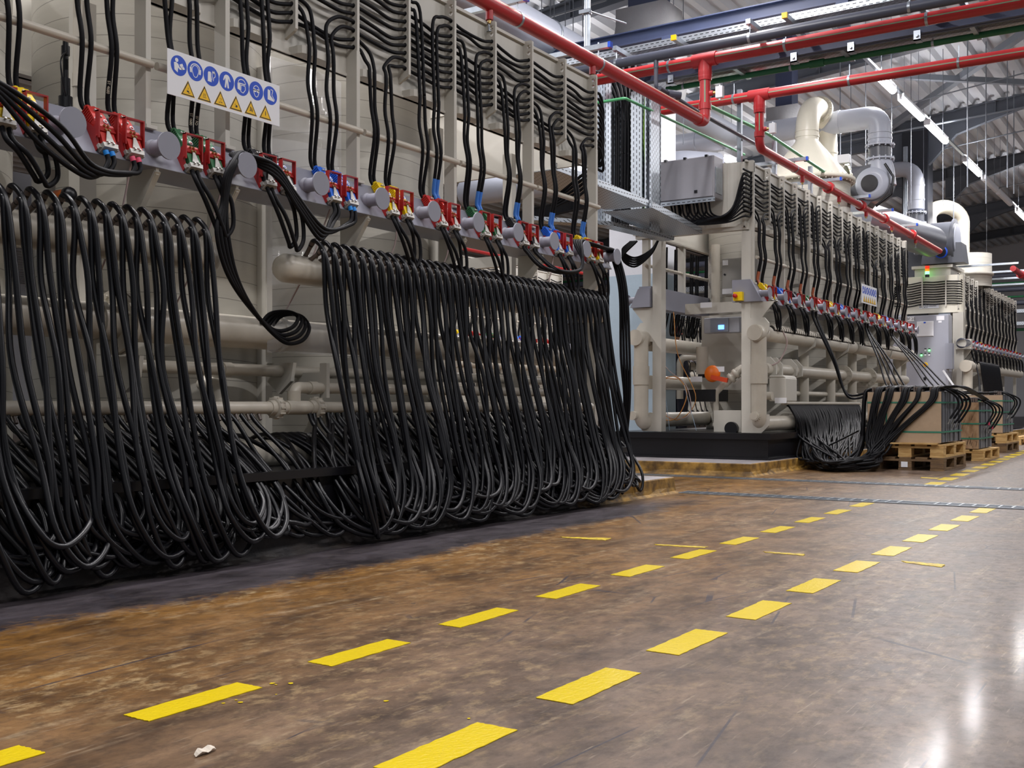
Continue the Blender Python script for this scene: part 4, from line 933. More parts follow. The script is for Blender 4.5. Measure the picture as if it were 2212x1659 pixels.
m2.cables('power cables of the second machine', lambda k, c: ('sleeveb',) if k < 5 and c < 2 else None, seg=4, sides=6)
for k in range(15):
    if k in (3,8,11): continue
    for c in (0,1): loop_cable(m2, k, f"black cable loop hanging under the {ORD[k]} plug pair of the second machine, {'left' if c == 0 else 'right'} strand", c, .30+.015*c, 'cable loops under the beam of the second machine', seg=5)
# base trough
q = MB(); q.box((-5.85,E0+.0,.13),(-4.02,19.0,.35)); q.box((-5.9,E0-.04,.35),(-3.98,19.0,.415)); q.box((-5.9,E0-.04,.13),(-3.98,19.0,.155))
obj('base_trough', q, M['black'], None, 'black plastic base trough under the second machine, on the yellow-stained plinth', 'trough')
# tanks behind the posts
for i, y in enumerate((13.25,14.75,16.25,17.6)):
    tank(-4.93,y,.58,.41,3.25,('beige wound tank of the second machine, first behind the first posts','beige wound tank of the second machine, below the cone','beige wound tank of the second machine, behind the small safety sign','beige wound tank of the second machine, last before the grey cabinet')[i])
# pipes of the second machine
hd = [11.47,14.8,14.92,18.15]
def slotted(y0, y1, label, dome):
    t = empty('hose_header', (-4.13,(y0+y1)/2,1.5), label, 'pipe')
    q = MB(); L_ = y1-y0; pr = [(0,0),(.04,.005),(.07,.03),(.083,.08)] if dome else [(0,0),(.083,0)]
    q.lathe(pr+[(.083,L_-.05),(.075,L_-.015),(.04,L_),(0,L_)],(-4.13,y0,1.5),'y',24); obj('header_pipe', q, M['beige2'], t)
    n = int((L_-.35)/.0755)
    for i in range(n):
        y = y0+.2+.0755*i; q = MB(); q.tube([(-4.13,y,1.575),(-4.085,y,1.60),(-4.05,y,1.572),(-4.04,y,1.54)],.012,6); obj('nipple', q, M['beige2'], t)
    q = MB(); q.prism([(-4.13,1.575),(-4.10,1.588),(-4.07,1.575),(-4.046,1.545),(-4.055,1.52),(-4.1,1.5)],'y',y0+.17,y0+.2+.0755*n); obj('dark_strip', q, M['black'], t)  # solid black strip behind the nipples, dark in the gaps between them
    for y in (y0+1.6,y1-.5): q = MB(); q.prism([(-4.25,1.3),(-4.05,1.42),(-4.03,1.52),(-4.06,1.54),(-4.25,1.5)],'y',y-.012,y+.012); obj('header_bracket', q, M['beige'], t)
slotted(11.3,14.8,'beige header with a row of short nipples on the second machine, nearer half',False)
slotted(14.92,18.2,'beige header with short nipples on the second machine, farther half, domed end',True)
pipe_thing('suction_pipe', [(-4.22,11.6,1.12),(-4.22,18.1,1.12)], .07, 'beige2', 'thick beige pipe with two bolted flanges along the second machine', n=24)
fo = bpy.data.objects[-1] if False else [o for o in COL.objects if o.get('label','').startswith('thick beige pipe with two bolted')][0]
for y in (14.6,15.85):
    q = MB(); q.cyl((-4.22,y,1.12),(-4.22,y+.04,1.12),.135,28)
    for a in range(10): w_ = 2*PI*a/10; q.cyl((-4.22+.11*math.cos(w_),y-.01,1.12+.11*math.sin(w_)),(-4.22+.11*math.cos(w_),y+.055,1.12+.11*math.sin(w_)),.012,6)
    obj('flange', q, M['beige2'], fo)
for y in (11.75,11.95,12.45,12.65):
    q = MB(); q.prism([(-4.35,1.0),(-4.35,1.26),(-4.19,1.26),(-4.12,1.18),(-4.12,1.06)],'y',y-.015,y+.015); obj('pipe_saddle', q, M['beige'], fo)
for y in (13.1,14.2,15.2,16.8,17.7):
    pipe_thing('vertical_pipe', [(-4.25,y,.5),(-4.25,y,1.45)], .06, 'beige2', f"upright beige pipe of the second machine between header and base, {('first','second','third','fourth','last')[(13.1,14.2,15.2,16.8,17.7).index(y)]} from the drains", group='upright pipes of the second machine')
o = pipe_thing('end_pipe', [(-4.13,11.22,1.5),(-4.13,11.22,.52),(-4.13,12.6,.52)], .082, 'beige2', 'upright beige end pipe at the near corner of the second machine, elbow at its foot', fr=.12, n=24)
q = MB(); q.cyl((-4.13,11.22,.95),(-4.13,11.22,1.16),.093,24); obj('collar', q, M['beige2'], o)
q = MB(); q.cyl((-4.13,11.1,1.49),(-4.13,11.32,1.49),.09,28); q.cyl((-4.13,11.085,1.49),(-4.13,11.1,1.49),.082,28); obj('end_cap', q, M['beige2'], o)
q = MB(); q.cyl((-4.14,11.1,.6),(-4.14,11.2,.6),.05,20)
for a in range(16): w_ = 2*PI*a/16; q.bar((-4.14+.05*math.cos(w_),11.12,.6+.05*math.sin(w_)),(-4.14+.05*math.cos(w_),11.17,.6+.05*math.sin(w_)),.01,.01)
q.cyl((-4.14,11.09,.6),(-4.14,11.1,.6),.038,20); obj('screw_cap', q, M['beige2'], o)
o = pipe_thing('end_pipe', [(-5.48,11.12,1.5),(-5.48,11.12,.52),(-5.48,11.5,.52)], .082, 'beige2', 'upright beige end pipe at the rear corner of the second machine', fr=.12, n=24)
q = MB(); q.cyl((-5.48,11.12,.95),(-5.48,11.12,1.16),.093,24); obj('collar', q, M['beige2'], o)
q = MB(); q.cyl((-5.5,11.0,1.48),(-5.5,11.3,1.48),.09,28); obj('end_cap', q, M['beige2'], o)
q = MB(); q.cyl((-5.53,10.99,.6),(-5.53,11.1,.6),.05,20); obj('screw_cap', q, M['beige2'], o)
for (z, r, y1, lab) in ((1.42,.085,13.2,'upper cross pipe behind the end frame of the second machine'),(.98,.08,13.0,'middle cross pipe behind the end frame of the second machine'),(.55,.085,13.4,'lower cross pipe behind the end frame of the second machine, just above the black trough')):
    pipe_thing('cross_pipe', [(-5.45,11.3,z),(-5.45,18.,z)], r, 'beige2', lab, n=24)
pipe_thing('hose_pipe', [(-4.1,11.9,.74),(-4.1,15.0,.74)], .02, 'beige2', 'thin beige pipe from which the fan of black hoses hangs')
pipe_thing('drain_header', [(-4.25,12.4,.55),(-4.25,18,.55)], .075, 'beige2', 'lower beige header of the second machine behind the fan of hoses', n=20)
pipe_thing('return_pipe', [(-4.3,12.3,.86),(-4.3,15.6,.86)], .03, 'beige2', 'dirty beige pipe above the thin hose pipe of the second machine')
q = MB(); q.box((-4.16,11.62,.76),(-3.97,12.0,1.02)); q.prism([(-4.16,1.02),(-3.97,1.02),(-4.0,1.05),(-4.16,1.05)],'y',11.62,12.0)
o = obj('valve_box', q, M['beige'], None, 'beige box with a small white tag beside the near end pipe of the second machine', 'box', bevel=.01)
q = MB(); q.cyl((-4.2,11.5,.82),(-4.08,11.5,.82),.045,16); obj('spigot', q, M['beige2'], o); q = MB(); q.box((-4.06,11.52,.74),(-3.93,11.53,.8)); obj('tag', q, M['white'], o)
# plates in the end frame
tt = empty('pump_skid', (-4.8,12.0,.42), 'pump and valve assembly inside the end frame of the second machine', 'pump')
q = MB(); q.box((-5.25,12.3,.9),(-4.5,12.34,1.8)); obj('back_plate', q, M['beige'], tt)
q = MB(); q.prism([(-4.74,.42),(-4.74,.66),(-4.42,.66),(-4.42,.42)],'y',11.45,11.5); q.box((-4.74,11.5,.64),(-4.42,11.9,.66)); obj('motor_cover', q, M['beige'], tt)
q = MB(); q.cyl((-4.52,11.4,.46),(-4.52,11.449,.46),.075,24); obj('fan_grille', q, M['black'], tt)
q = MB(); q.box((-5.2,11.75,.76),(-4.85,12.15,.9)); obj('rubber_block', q, M['black'], tt)
q = MB(); q.cyl((-5.05,11.85,1.08),(-5.05,11.85,1.4),.07,20); obj('canister', q, M['beige2'], tt)
q = MB(); q.cyl((-5.05,11.85,1.04),(-5.05,11.85,1.08),.05,20); obj('canister_foot', q, M['black'], tt)
q = MB(); q.tube(fillet([(-4.45,11.9,1.22),(-4.62,11.85,1.12),(-4.86,11.8,.86),(-4.86,11.8,.56),(-4.78,11.8,.5)],.07,8),.034,16); obj('drain_pipe', q, M['beige2'], tt)
q = MB(); a = Vector((-4.56,11.87,1.155)); b = Vector((-4.76,11.82,.955)); q.tube([a,a.lerp(b,.3),a.lerp(b,.31),a.lerp(b,.44),a.lerp(b,.45),a.lerp(b,.55),a.lerp(b,.56),a.lerp(b,.7),a.lerp(b,.71),b],[.042,.042,.062,.062,.044,.044,.062,.062,.042,.042],18); obj('union_nut', q, M['beige2'], tt)
q = MB(); q.lathe([(0,-.03),(.085,-.03),(.098,0),(.085,.03),(0,.03)],(-4.86,11.7,1.08),'y',24); obj('hand_wheel', q, M['orange'], tt)
q = MB(); q.bar((-4.86,11.66,1.04),(-4.66,11.66,1.0),.03,.05); obj('lever', q, mat('orange red lever','#d9481c',.45), tt)
q = MB(); q.tube(fillet([(-5.85,13.0,.8),(-5.85,13.0,1.34),(-5.18,13.0,1.34),(-5.18,13.0,1.1)],.1,8),.045,14); obj('bypass_pipe', q, M['beige2'], tt)
q = MB(); q.cyl((-5.2,12.62,1.9),(-5.2,12.62,2.7),.055,18); obj('vertical_pipe', q, M['beige2'], tt)
for (x, z, n_) in ((-5.05,1.02,'a'),(-4.78,1.13,'b'),(-4.93,1.87,'c')):
    q = MB(); q.box((x-.07,11.68,z-.03),(x+.07,11.685,z+.03)); obj('tag', q, M['white'], tt)
# boxes in the end frame
t = empty('display_box', (-4.85,11.9,1.57), 'grey instrument box with a lit blue display inside the end frame', 'instrument')
q = MB(); q.box((-5.06,11.92,1.56),(-4.62,12.05,1.74)); obj('housing', q, mat('light grey enclosure','#a6a8b0',.4), t, bevel=.008)
q = MB(); q.box((-4.97,11.9,1.572),(-4.75,11.92,1.728)); obj('window', q, mat('display window','#8d93a0',.1,spec=.8), t)
q = MB(); q.box((-4.87,11.895,1.60),(-4.8,11.9,1.65)); obj('display', q, M['led_blue'], t)
t = empty('steel_box', (-4.8,12.2,2.2), 'stainless steel terminal box with a small white tag behind the end frame', 'box')
q = MB(); q.box((-4.95,12.2,2.02),(-4.5,12.4,2.46)); obj('housing', q, M['steel'], t, bevel=.006)
q = MB(); q.box((-4.935,12.19,2.38),(-4.87,12.2,2.44)); obj('tag', q, M['white'], t)
q = MB(); q.box((-4.94,12.19,2.04),(-4.8,12.2,2.1)); obj('tag', q, M['white'], t)
q = MB(); q.cyl((-4.91,12.185,2.27),(-4.91,12.2,2.27),.012,10); obj('lock', q, M['black'], t)
t = empty('junction_box', (-5.08,11.8,1.84), 'small grey junction box on the beige cross member', 'box'); q = MB(); q.box((-5.13,11.76,1.79),(-5.0,11.83,1.90)); obj('housing', q, M['white'], t); q = MB(); q.box((-5.09,11.755,1.82),(-5.04,11.76,1.86)); obj('screen', q, M['sign_black'], t)
t = empty('emergency_stop', (-4.33,E0-.02,1.9), 'yellow emergency stop box with a red button on the end of the second machine beam', 'switch')
q = MB(); q.box((-4.385,E0-.07,1.845),(-4.285,E0-.01,1.94)); obj('housing', q, M['yellow'], t, bevel=.004)
q = MB(); q.cyl((-4.35,E0-.1,1.895),(-4.35,E0-.07,1.895),.017,14); q.lathe([(0,-.02),(.022,-.018),(.024,0),(0,.002)],(-4.35,E0-.1,1.895),'y',16); obj('button', q, M['red'], t)
q = MB(); q.prism([(-4.42,1.835),(X2+.115,1.835),(X2-.015,2.075),(-4.42,2.075)],'y',E0-.01,E0+.04); obj('beam_end_cap', q, M['grey'], fr2)
# cords and tubes in the end frame
for (pts, r, mt, lab) in (([(-5.3,11.6,1.8),(-5.2,11.5,1.3),(-5.0,11.55,.8),(-5.2,11.5,.55),(-5.45,11.5,.7),(-5.4,11.5,1.0),(-5.2,11.5,1.02)],.005,'cord','orange cord looping down inside the end frame of the second machine'),
      ([(-5.45,11.5,1.75),(-5.35,11.45,1.2),(-5.1,11.5,.95),(-5.05,11.5,.62),(-5.3,11.5,.58),(-5.48,11.5,.8)],.005,'rope','pale cord looping inside the end frame of the second machine'),
      ([(-5.42,11.48,1.02),(-5.2,11.46,1.04),(-5.08,11.48,.85),(-5.2,11.48,.58),(-5.38,11.48,.56),(-5.47,11.48,.72)],.006,'cord','thicker orange tube coil hanging between the cross pipes'),
      ([(-5.35,11.45,.95),(-5.28,11.45,.43)],.003,'lblue','thin pale blue tube hanging left in the end frame'),([(-5.1,11.45,.95),(-4.95,11.45,.43)],.003,'lblue','thin pale blue tube hanging right in the end frame'),
      ([(-4.05,11.75,1.55),(-4.02,11.8,1.4),(-4.1,11.75,1.2),(-4.25,11.7,1.15)],.008,'rope','pale tube looping over the near header of the second machine')):
    run_cable(pts, lab, None, r, mt=mt, cat='tube', name='thin_tube', sides=6)
# wall of cables on the rear side, seen through the end frame
for k in range(4):
    for c in range(4):
        y = 11.75+.47*k+.06*c+(.05 if c > 1 else 0)
        run_cable([(-5.56,y,2.62),(-5.57,y+.01,2.35),(-5.58,y+.03,2.15),(-5.59,y+.05,2.04),(-5.63,y+.06,1.85),(-5.67,y+.09,1.65),(-5.67,y+.13,1.58),(-5.65,y+.17,1.7),(-5.62,y+.17,1.84)], f"black cable seen through the second machine's end frame, {('first','second','third','fourth')[c]} of the {ORD[k]} bundle", 'rear cables of the second machine', .0115, n=4, sides=6)
q = MB(); q.cyl((-5.48,E0,2.32),(-5.48,15,2.32),.02,12)
for i in range(12): ring(q, (-5.48,11.7+.12*i,2.32), (0,1,0), .021, .003)
obj('rail', q, M['beige2'], fr2)
# small safety sign
safety_sign(X2+.13,15.02,2.12,.78,.26,'small white safety sign with blue discs and yellow triangles on the second machine',False)
# control box on the machine end, with the slotted strip below
t = empty('control_box', (-5.0,11.2,2.95), 'large grey control box on the near end of the second machine', 'cabinet')
q = MB(); q.box((-5.38,E0-.27,2.95),(-4.52,E0-.02,3.40)); obj('housing', q, mat('control box grey','#a3a2a9',.45,var=.04), t, bevel=.008)
q = MB(); q.box((-5.37,E0-.285,2.96),(-4.53,E0-.27,3.39)); obj('door', q, mat('control box door','#a09fa6',.42,var=.04), t, bevel=.004)
for x in (-5.1,-4.87,-4.62): q = MB(); q.box((x,E0-.29,3.385),(x+.03,E0-.25,3.41)); obj('hinge', q, M['black'], t)
for (x,z) in ((-5.3,2.975),(-4.74,3.01)): q = MB(); q.box((x,E0-.295,z),(x+.035,E0-.28,z+.03)); obj('lock', q, M['black'], t)
q = MB(); q.box((-4.52,E0-.24,3.0),(-4.512,E0-.06,3.28)); obj('side_plate', q, M['galv'], t)
def slot_mat(name, base, axis, dens=15., metal=.75, rough=.33, dark='#15171b'):
    """galvanised sheet with rows of slots along the given axis"""
    m = mat(name, base, rough, metal=metal); nt = m.node_tree; N = nt.nodes; L = nt.links; b = N['Principled BSDF']
    tc = N.new('ShaderNodeTexCoord'); br = N.new('ShaderNodeTexBrick'); br.offset = .5
    sp = N.new('ShaderNodeSeparateXYZ'); L.new(tc.outputs['Object'], sp.inputs[0])
    o_ = [k for k in 'XYZ' if k != axis]
    ad = N.new('ShaderNodeMath'); ad.operation = 'ADD'; L.new(sp.outputs[o_[0]], ad.inputs[0]); L.new(sp.outputs[o_[1]], ad.inputs[1])
    cb = N.new('ShaderNodeCombineXYZ'); L.new(sp.outputs[axis], cb.inputs['X']); L.new(ad.outputs[0], cb.inputs['Y']); L.new(cb.outputs[0], br.inputs['Vector'])
    br.inputs['Scale'].default_value = dens; br.inputs['Mortar Size'].default_value = .19; br.inputs['Mortar Smooth'].default_value = 0; br.inputs['Brick Width'].default_value = .9; br.inputs['Row Height'].default_value = .5; br.inputs['Bias'].default_value = 0
    for nm in ('Color1','Color2'): br.inputs[nm].default_value = s2l(dark)
    br.inputs['Mortar'].default_value = s2l(base); L.new(br.outputs['Color'], b.inputs['Base Color'])
    mu = N.new('ShaderNodeMath'); mu.operation = 'MULTIPLY'; mu.inputs[1].default_value = metal; L.new(br.outputs['Fac'], mu.inputs[0]); L.new(mu.outputs[0], b.inputs['Metallic'])
    return m
for k in 'XYZ': M['perf'+k.lower()] = slot_mat('perforated galvanised tray '+k.lower(), '#b9c0c8', k)
q = MB(); q.box((-5.3,E0-.3,2.90),(-4.5,E0-.29,2.945)); obj('slotted_strip', q, M['perfx'], t)
# cables between control box, tray and rack
Rb = random.Random(5)
for i in range(10):
    row = m2.row(i); x = -4.95+.045*i
    P = [(x-.1,E0-.12,2.94),(x-.06,E0-.13,2.80),(x+.12,E0-.16-.01*i,2.70+.004*i),(-4.42+.01*i,E0-.18,2.68+.02*i),(-4.26,E0-.1,2.74+.03*i+.2*(i/10)),(X2-.03,ys2[0]-.06,row-.05),(X2-.03,ys2[0]-.012,row)]
    run_cable(P, f"black cable sweeping from under the control box up to the rack, {ORD[i]} from below", 'cables under the control box', .0108, n=6)
for i in range(6):
    x = -5.2+.1*i; run_cable([(x,E0-.1,2.94),(x+.02,E0-.12,2.82),(x-.08,E0-.2,2.70),(x-.2,E0-.3,2.66)], f"short black cable drooping below the control box onto the tray, {ORD[i]} from the column side", 'short cables below the control box', .0108, n=5)
# ================================================================ THIRD MACHINE (far along the aisle)
X3 = -4.3; dz3 = .06; E3 = 23.3
ys3 = [23.52+.4805*k for k in range(15)]
m3 = Machine(X3, ys3, set(range(15)), dz3, 'farthest machine', lambda i: i % 5, [['red','green','blue','yellow','black'][k % 5] for k in range(14)], detail=1)
m3.first = 0
fr3 = m3.frame(E3, ys3[-1]+.03, 'beige frame of the farthest machine: close-set combs and posts, grey plug beam')
m3.plugs_all('plugs on the beam of the farthest machine')
m3.cables('power cables of the farthest machine', None, seg=3, sides=5, tail='flat')
for k in range(14):
    for c in (0,1): loop_cable(m3, k, f"black cable loop under the {ORD[k]} plug pair of the farthest machine, {'left' if c == 0 else 'right'} strand", c, .36+.02*c, 'cable loops of the farthest machine', seg=4)
q = MB(); q.box((-5.9,E3,2.6),(-4.45,E3+.03,3.36)); 
arcp = [(-4.45+.14*math.sin(math.radians(a)), E3+.14-.14*math.cos(math.radians(a))) for a in range(0,91,15)]
q.prism([(-4.45,E3+.16)]+arcp,'z',2.6,3.36); obj('end_panel', q, M['cream'], fr3)
for x in (-5.65,-5.08,-4.62,-5.9):
    q = MB(); q.box((x-.012,E3-.05,2.72),(x+.012,E3,3.36)); obj('cable_comb', q, M['beige'], fr3)
for j in range(10):
    z = 2.78+.05*j; R_ = random.Random(j)
    run_cable([(-5.95,E3-.025,z),(-5.65,E3-.025,z),(-5.36,E3-.03,z-.02-R_.random()*.015),(-5.08,E3-.025,z+.01),(-4.85,E3-.03,z-.004),(-4.62,E3-.025,z+.005),(-4.42,E3-.025,z-.005),(-4.33,E3+.1,z-.005),(X3-.03,ys3[0],m3.row(j))], f"black cable stretched across the end panel of the farthest machine, {ORD[j]} from below", 'cables across the end panel', .0115, n=4, sides=6)
t = empty('name_plate', (-5.1,E3-.01,2.55), 'white name plate below the cables on the end panel of the farthest machine', 'sign')
pa_, pb_ = atY(1985.5,667,E3-.012), atY(2028,656,E3-.012); q = MB(); q.box((pa_.x,E3-.012,pa_.z),(pb_.x,E3-.002,pb_.z)); obj('plate', q, M['white'], t)
ROTY = Matrix(((1,0,0,0),(0,0,-1,0),(0,1,0,0),(0,0,0,1)))   # text facing -Y
w_ = pb_.x-pa_.x; zc = (pa_.z+pb_.z)/2
engrave('BF20', .085, Vector((pa_.x+w_*.23,E3-.0135,zc)), ROTY, M['sign_black'], t); engrave('inbatec', .052, Vector((pa_.x+w_*.68,E3-.0135,zc+.005)), ROTY, M['sign_black'], t)
# grey control cabinet in front of its end
Yc = 22.9; a, b = atY(1962,680,Yc), atY(2049,680,Yc)
t = empty('control_cabinet', ((a.x+b.x)/2,Yc,.15), 'tall grey control cabinet at the end of the second machine, with vent and lit buttons', 'cabinet')
zt = atY(2000,681,Yc).z
q = MB(); q.box((a.x-.4,Yc,.15),(b.x,Yc+.35,zt)); obj('housing', q, mat('cabinet grey','#9ea0ab',.42,var=.05,scale=2), t, bevel=.01)
v0, v1 = atY(1981,727,Yc), atY(2017,693.5,Yc); q = MB(); q.box((v0.x,Yc-.02,v0.z),(v1.x,Yc,v1.z))
for i in range(12): zz = v0.z+(v1.z-v0.z)*(i+.5)/12; q.bar((v0.x+.02,Yc-.022,zz),(v1.x-.02,Yc-.022,zz),.012,.01)
vg = obj('vent', q, M['white'], t); q = MB(); c = atY(1998,697,Yc); q.box((c.x-.02,Yc-.03,c.z-.015),(c.x+.02,Yc-.02,c.z+.015)); obj('badge', q, M['paint_blue'], vg)
def lbl(u0, v0, u1, v1, name='label_plate', m='white'):
    a, b = atY(u0,v1,Yc), atY(u1,v0,Yc); q = MB(); q.box((a.x,Yc-.006,a.z),(b.x,Yc,b.z)); return obj(name, q, M[m], t), (a+b)/2
_, c = lbl(1960,684,1975,694); engrave('BF 20', .07, Vector((c.x,Yc-.008,c.z)), ROTY, M['sign_black'], t)
lbl(2023,682,2040,692); lbl(2027,693,2034,697)
for (u, v, mt) in ((1999,757,'white'),(2007.5,757,'led_green'),(1990.5,767.5,'led_green'),(1999,767,'white'),(2007.5,767,'white')):
    c = atY(u, v, Yc); q = MB(); q.cyl((c.x,Yc-.02,c.z),(c.x,Yc,c.z),.016,14); obj('button', q, M[mt], t)
    q = MB(); q.box((c.x-.02,Yc-.006,c.z+.028),(c.x+.02,Yc,c.z+.045)); obj('button_label', q, M['sign_black'], t)
c = atY(1999.5,787.5,Yc); q = MB(); q.cyl((c.x,Yc-.012,c.z),(c.x,Yc,c.z),.045,20); e = obj('stop_ring', q, M['yellow'], t); q = MB(); q.cyl((c.x,Yc-.05,c.z),(c.x,Yc-.012,c.z),.024,16); obj('stop_button', q, M['red'], e)
c = atY(1998,818,Yc); q = MB(); q.box((c.x-.025,Yc-.015,c.z-.03),(c.x+.025,Yc,c.z+.03)); obj('lock', q, M['black'], t)
d0, d1 = atY(2045,742,Yc), atY(2060,797,Yc); q = MB(); q.box((d0.x,Yc-.15,d1.z),(d1.x,Yc+.05,d0.z)); obj('side_box', q, mat('cabinet side grey','#8f929e',.45), t)
# signal lamp tower
c = atY(2003,600,E3-.1); t = empty('signal_tower', c, 'signal lamp tower with red, amber and lit green sections on the farthest machine', 'signal lamp')
zs = [atY(2003,v,E3-.1).z for v in (599,592.5,586,580.5,574)]
for i, (mt, nm) in enumerate((('black','base'),('led_green','green_lamp'),('led_amber','amber_lamp'),('led_red','red_lamp'))):
    q = MB(); q.cyl((c.x,c.y,zs[i]),(c.x,c.y,zs[i+1]-.004),.042,20); obj(nm, q, M[mt], t)
# folded white bar leaning by the cabinet, reel box, cable bundle, red connectors
a, b = atY(2037,800,21.5), atY(2060,833,21.5); q = MB(); q.bar(a,b,.03,.03); obj('white_rod', q, M['white'], None, 'slanting white rod in front of the grey control cabinet', 'rod')
q = MB(); a, b = atY(2064,754,E3-.05), atY(2098,732,E3-.05); q.box((a.x,E3-.06,a.z),(b.x,E3+.1,b.z)); o = obj('terminal_box', q, M['beige'], None, 'beige box with a coiled grey lead at the near end of the farthest machine', 'box')
for i in range(5):
    c = atY(2077+i*1.2,741,E3-.1); q = MB(); q.tube([(c.x+.10*math.cos(w)*(1+.1*i),E3-.09-.004*i,c.z+.1*math.sin(w)*(1-.06*i)) for w in [2*PI*k/18 for k in range(19)]],.006,5); obj('lead', q, M['pvc'], o)
q = MB(); q.box((-6.0,E3+.02,.15),(-4.15,31,.42)); obj('base_trough', q, M['black'], None, 'black base trough under the farthest machine', 'trough')
for i, y in enumerate((24.5,26,27.5,29)): tank(-5.0,y,.6,.42,3.3,f"beige wound tank of the farthest machine, {ORD[i]} behind its posts")
q = MB(); q.box((-4.5,E3+.02,.42),(-4.3,E3+.1,2.6)); obj('stand_post', q, M['beige'], fr3)
q = MB(); q.box((-4.78,E3+.05,.42),(-4.55,E3+.12,2.6)); obj('stand_post', q, M['galv'], fr3)
o = pipe_thing('end_pipe', [(-4.2,E3-.1,1.55),(-4.2,E3-.1,.5)], .1, 'beige2', 'upright beige end pipe at the near corner of the farthest machine', n=20)
q = MB(); q.cyl((-4.2,E3-.3,1.5),(-4.2,E3+.1,1.5),.12,20); obj('end_cap', q, M['beige2'], o)
pipe_thing('hose_header', [(-4.2,E3+.1,1.5),(-4.2,30,1.5)], .1, 'beige2', 'beige hose header along the farthest machine', n=16)
Rm = random.Random(9)
for i in range(26):
    y = 23.75+.09*i; run_cable([(-4.15,y,1.6),(-4.06,y,1.58),(-4.02,y+.03,1.3),(-3.98,y+.1,.9),(-3.96,y+.12,.5)], 'black hose in the curtain hanging from the header of the farthest machine', 'hose curtain of the farthest machine', .014, mt='hose', cat='hose', name='water_hose', n=4, sides=5)
# ================================================================ ROW BEHIND (seen through the gaps)
for (nm, y_end, n, lab, det) in (('rear machine', 18.7, 9, 'beige machine frame in the next row, seen under the beam of the nearest machine', 1), ('hindmost machine', 29.0, 12, 'beige machine frame in the next row, seen through the end frame of the second machine', 1)):
    ys4 = [y_end-.47*k for k in range(n)][::-1]
    m4 = Machine(-10.95, ys4, {0,2,4,6,8,10,n-1}, .0, nm, lambda i: i % 5, [cols5[k % 5] for k in range(n-1)], detail=1)
    m4.first = 0; m4.frame(ys4[0]-.1, y_end+.05, lab); m4.plugs_all('plugs of the '+nm); m4.cables('power cables of the '+nm, None, seg=3, sides=5, tail='flat')
    for k in range(n-1): loop_cable(m4, k, f"black cable loop under the {ORD[k]} plug pair of the {nm}", 0, .3, 'cable loops of the '+nm, seg=4)
    for i in range(3): tank(-11.65,ys4[0]+.7+1.4*i,.6,.4,3.2,f"beige tank of the {nm}, {ORD[i]} along it")
    q = MB(); q.box((-12.3,ys4[0],.1),(-10.7,y_end,.4)); obj('base_trough', q, M['black'], None, f'black trough under the {nm}', 'trough')
    pipe_thing('hose_header', [(-10.85,ys4[0],1.45),(-10.85,y_end,1.45)], .09, 'beige2', f'beige header pipe of the {nm}', n=12)
    Rm = random.Random(int(y_end))
    for i in range(16):
        y = ys4[0]+.2+(y_end-ys4[0]-.4)*i/16; run_cable([(-10.8,y,1.55),(-10.7,y,1.5),(-10.6,y+.05,.9),(-10.5,y+.15,.3),(-10.6,y+.3,.25),(-10.85,y+.25,.6)], f'black hose hanging from the header of the {nm}', f'hose curtain of the {nm}', .015, mt='hose', cat='hose', name='rear_hose', n=3, sides=5)  # same kind of hose as in the curtains of the other machines
o = pipe_thing('sprinkler_pipe', [(-11.0,13.5,3.46),(-11.0,20.3,3.46)], .05, 'redp', 'red sprinkler pipe over the machine in the next row', collars=[((-11.,18.6,3.46),Y_)])
# ================================================================ OVERHEAD: pipes, trays, beams, ducts
def striped(o, pts, r, ang_dir, fr=.1):
    """pale green stripe along a pipe"""
    q = MB(); path = fillet(pts, fr, 6) if len(pts) > 2 else [Vector(p) for p in pts]
    d = Vector(ang_dir).normalized()*r*.995
    vs = []
    for i, p in enumerate(path):
        t = (path[min(i+1,len(path)-1)]-path[max(i-1,0)]).normalized(); s = t.cross(d).normalized()*.005
        vs += [p+d*1.003-s, p+d*1.003+s]
    q.add(vs, [(2*i,2*i+1,2*i+3,2*i+2) for i in range(len(path)-1)]); return obj('stripe', q, M['stripe'], o)
def clamp_ring(o, c, ax, r, up=.12):
    q = MB(); c = Vector(c); a = Vector(ax).normalized(); q.cyl(c-a*.012,c+a*.012,r*1.07,24); q.cyl(c+Vector((0,0,r)),c+Vector((0,0,r+up)),.006,6)
    return obj('pipe_clamp', q, M['galv'], o)
# sprinkler branch over the nearest machine
o = pipe_thing('sprinkler_pipe', [(-4.147,1.0,3.445),(-4.147,9.8,3.445),(-4.147,9.8,3.9)], .052, 'redp', 'red sprinkler pipe running along the top of the nearest machine and elbowing up', fr=.09, n=24, collars=[((-4.147,9.66,3.445),Y_),((-4.147,9.8,3.6),(0,0,1))])
striped(o, [(-4.147,1.0,3.445),(-4.147,9.7,3.445)], .052, (.85,0,.5)); striped(o, [(-4.147,9.8,3.62),(-4.147,9.8,3.9)], .052, (.35,-.9,0))
for y in (3.6,5.2,6.45,7.65): clamp_ring(o, (-4.147,y,3.445), Y_, .052)
def sprinkler(o, p):
    q = MB(); p = Vector(p); q.cyl(p+Vector((0,0,.0)),p+Vector((0,0,-.085)),.026,14); t_ = obj('sprinkler_tee', q, M['redp'], o)
    q = MB(); q.cyl(p+Vector((0,0,-.085)),p+Vector((0,0,-.11)),.014,10); obj('brass_nipple', q, M['brass'], t_)
    q = MB()
    for s in (-1,1): q.tube([p+Vector((0,s*.008,-.11)),p+Vector((0,s*.014,-.13)),p+Vector((0,s*.004,-.16))],.003,5)
    q.cyl(p+Vector((0,0,-.16)),p+Vector((0,0,-.163)),.02,12); q.cyl(p+Vector((0,0,-.113)),p+Vector((0,0,-.158)),.003,6); obj('sprinkler_head', q, M['galv'], t_)
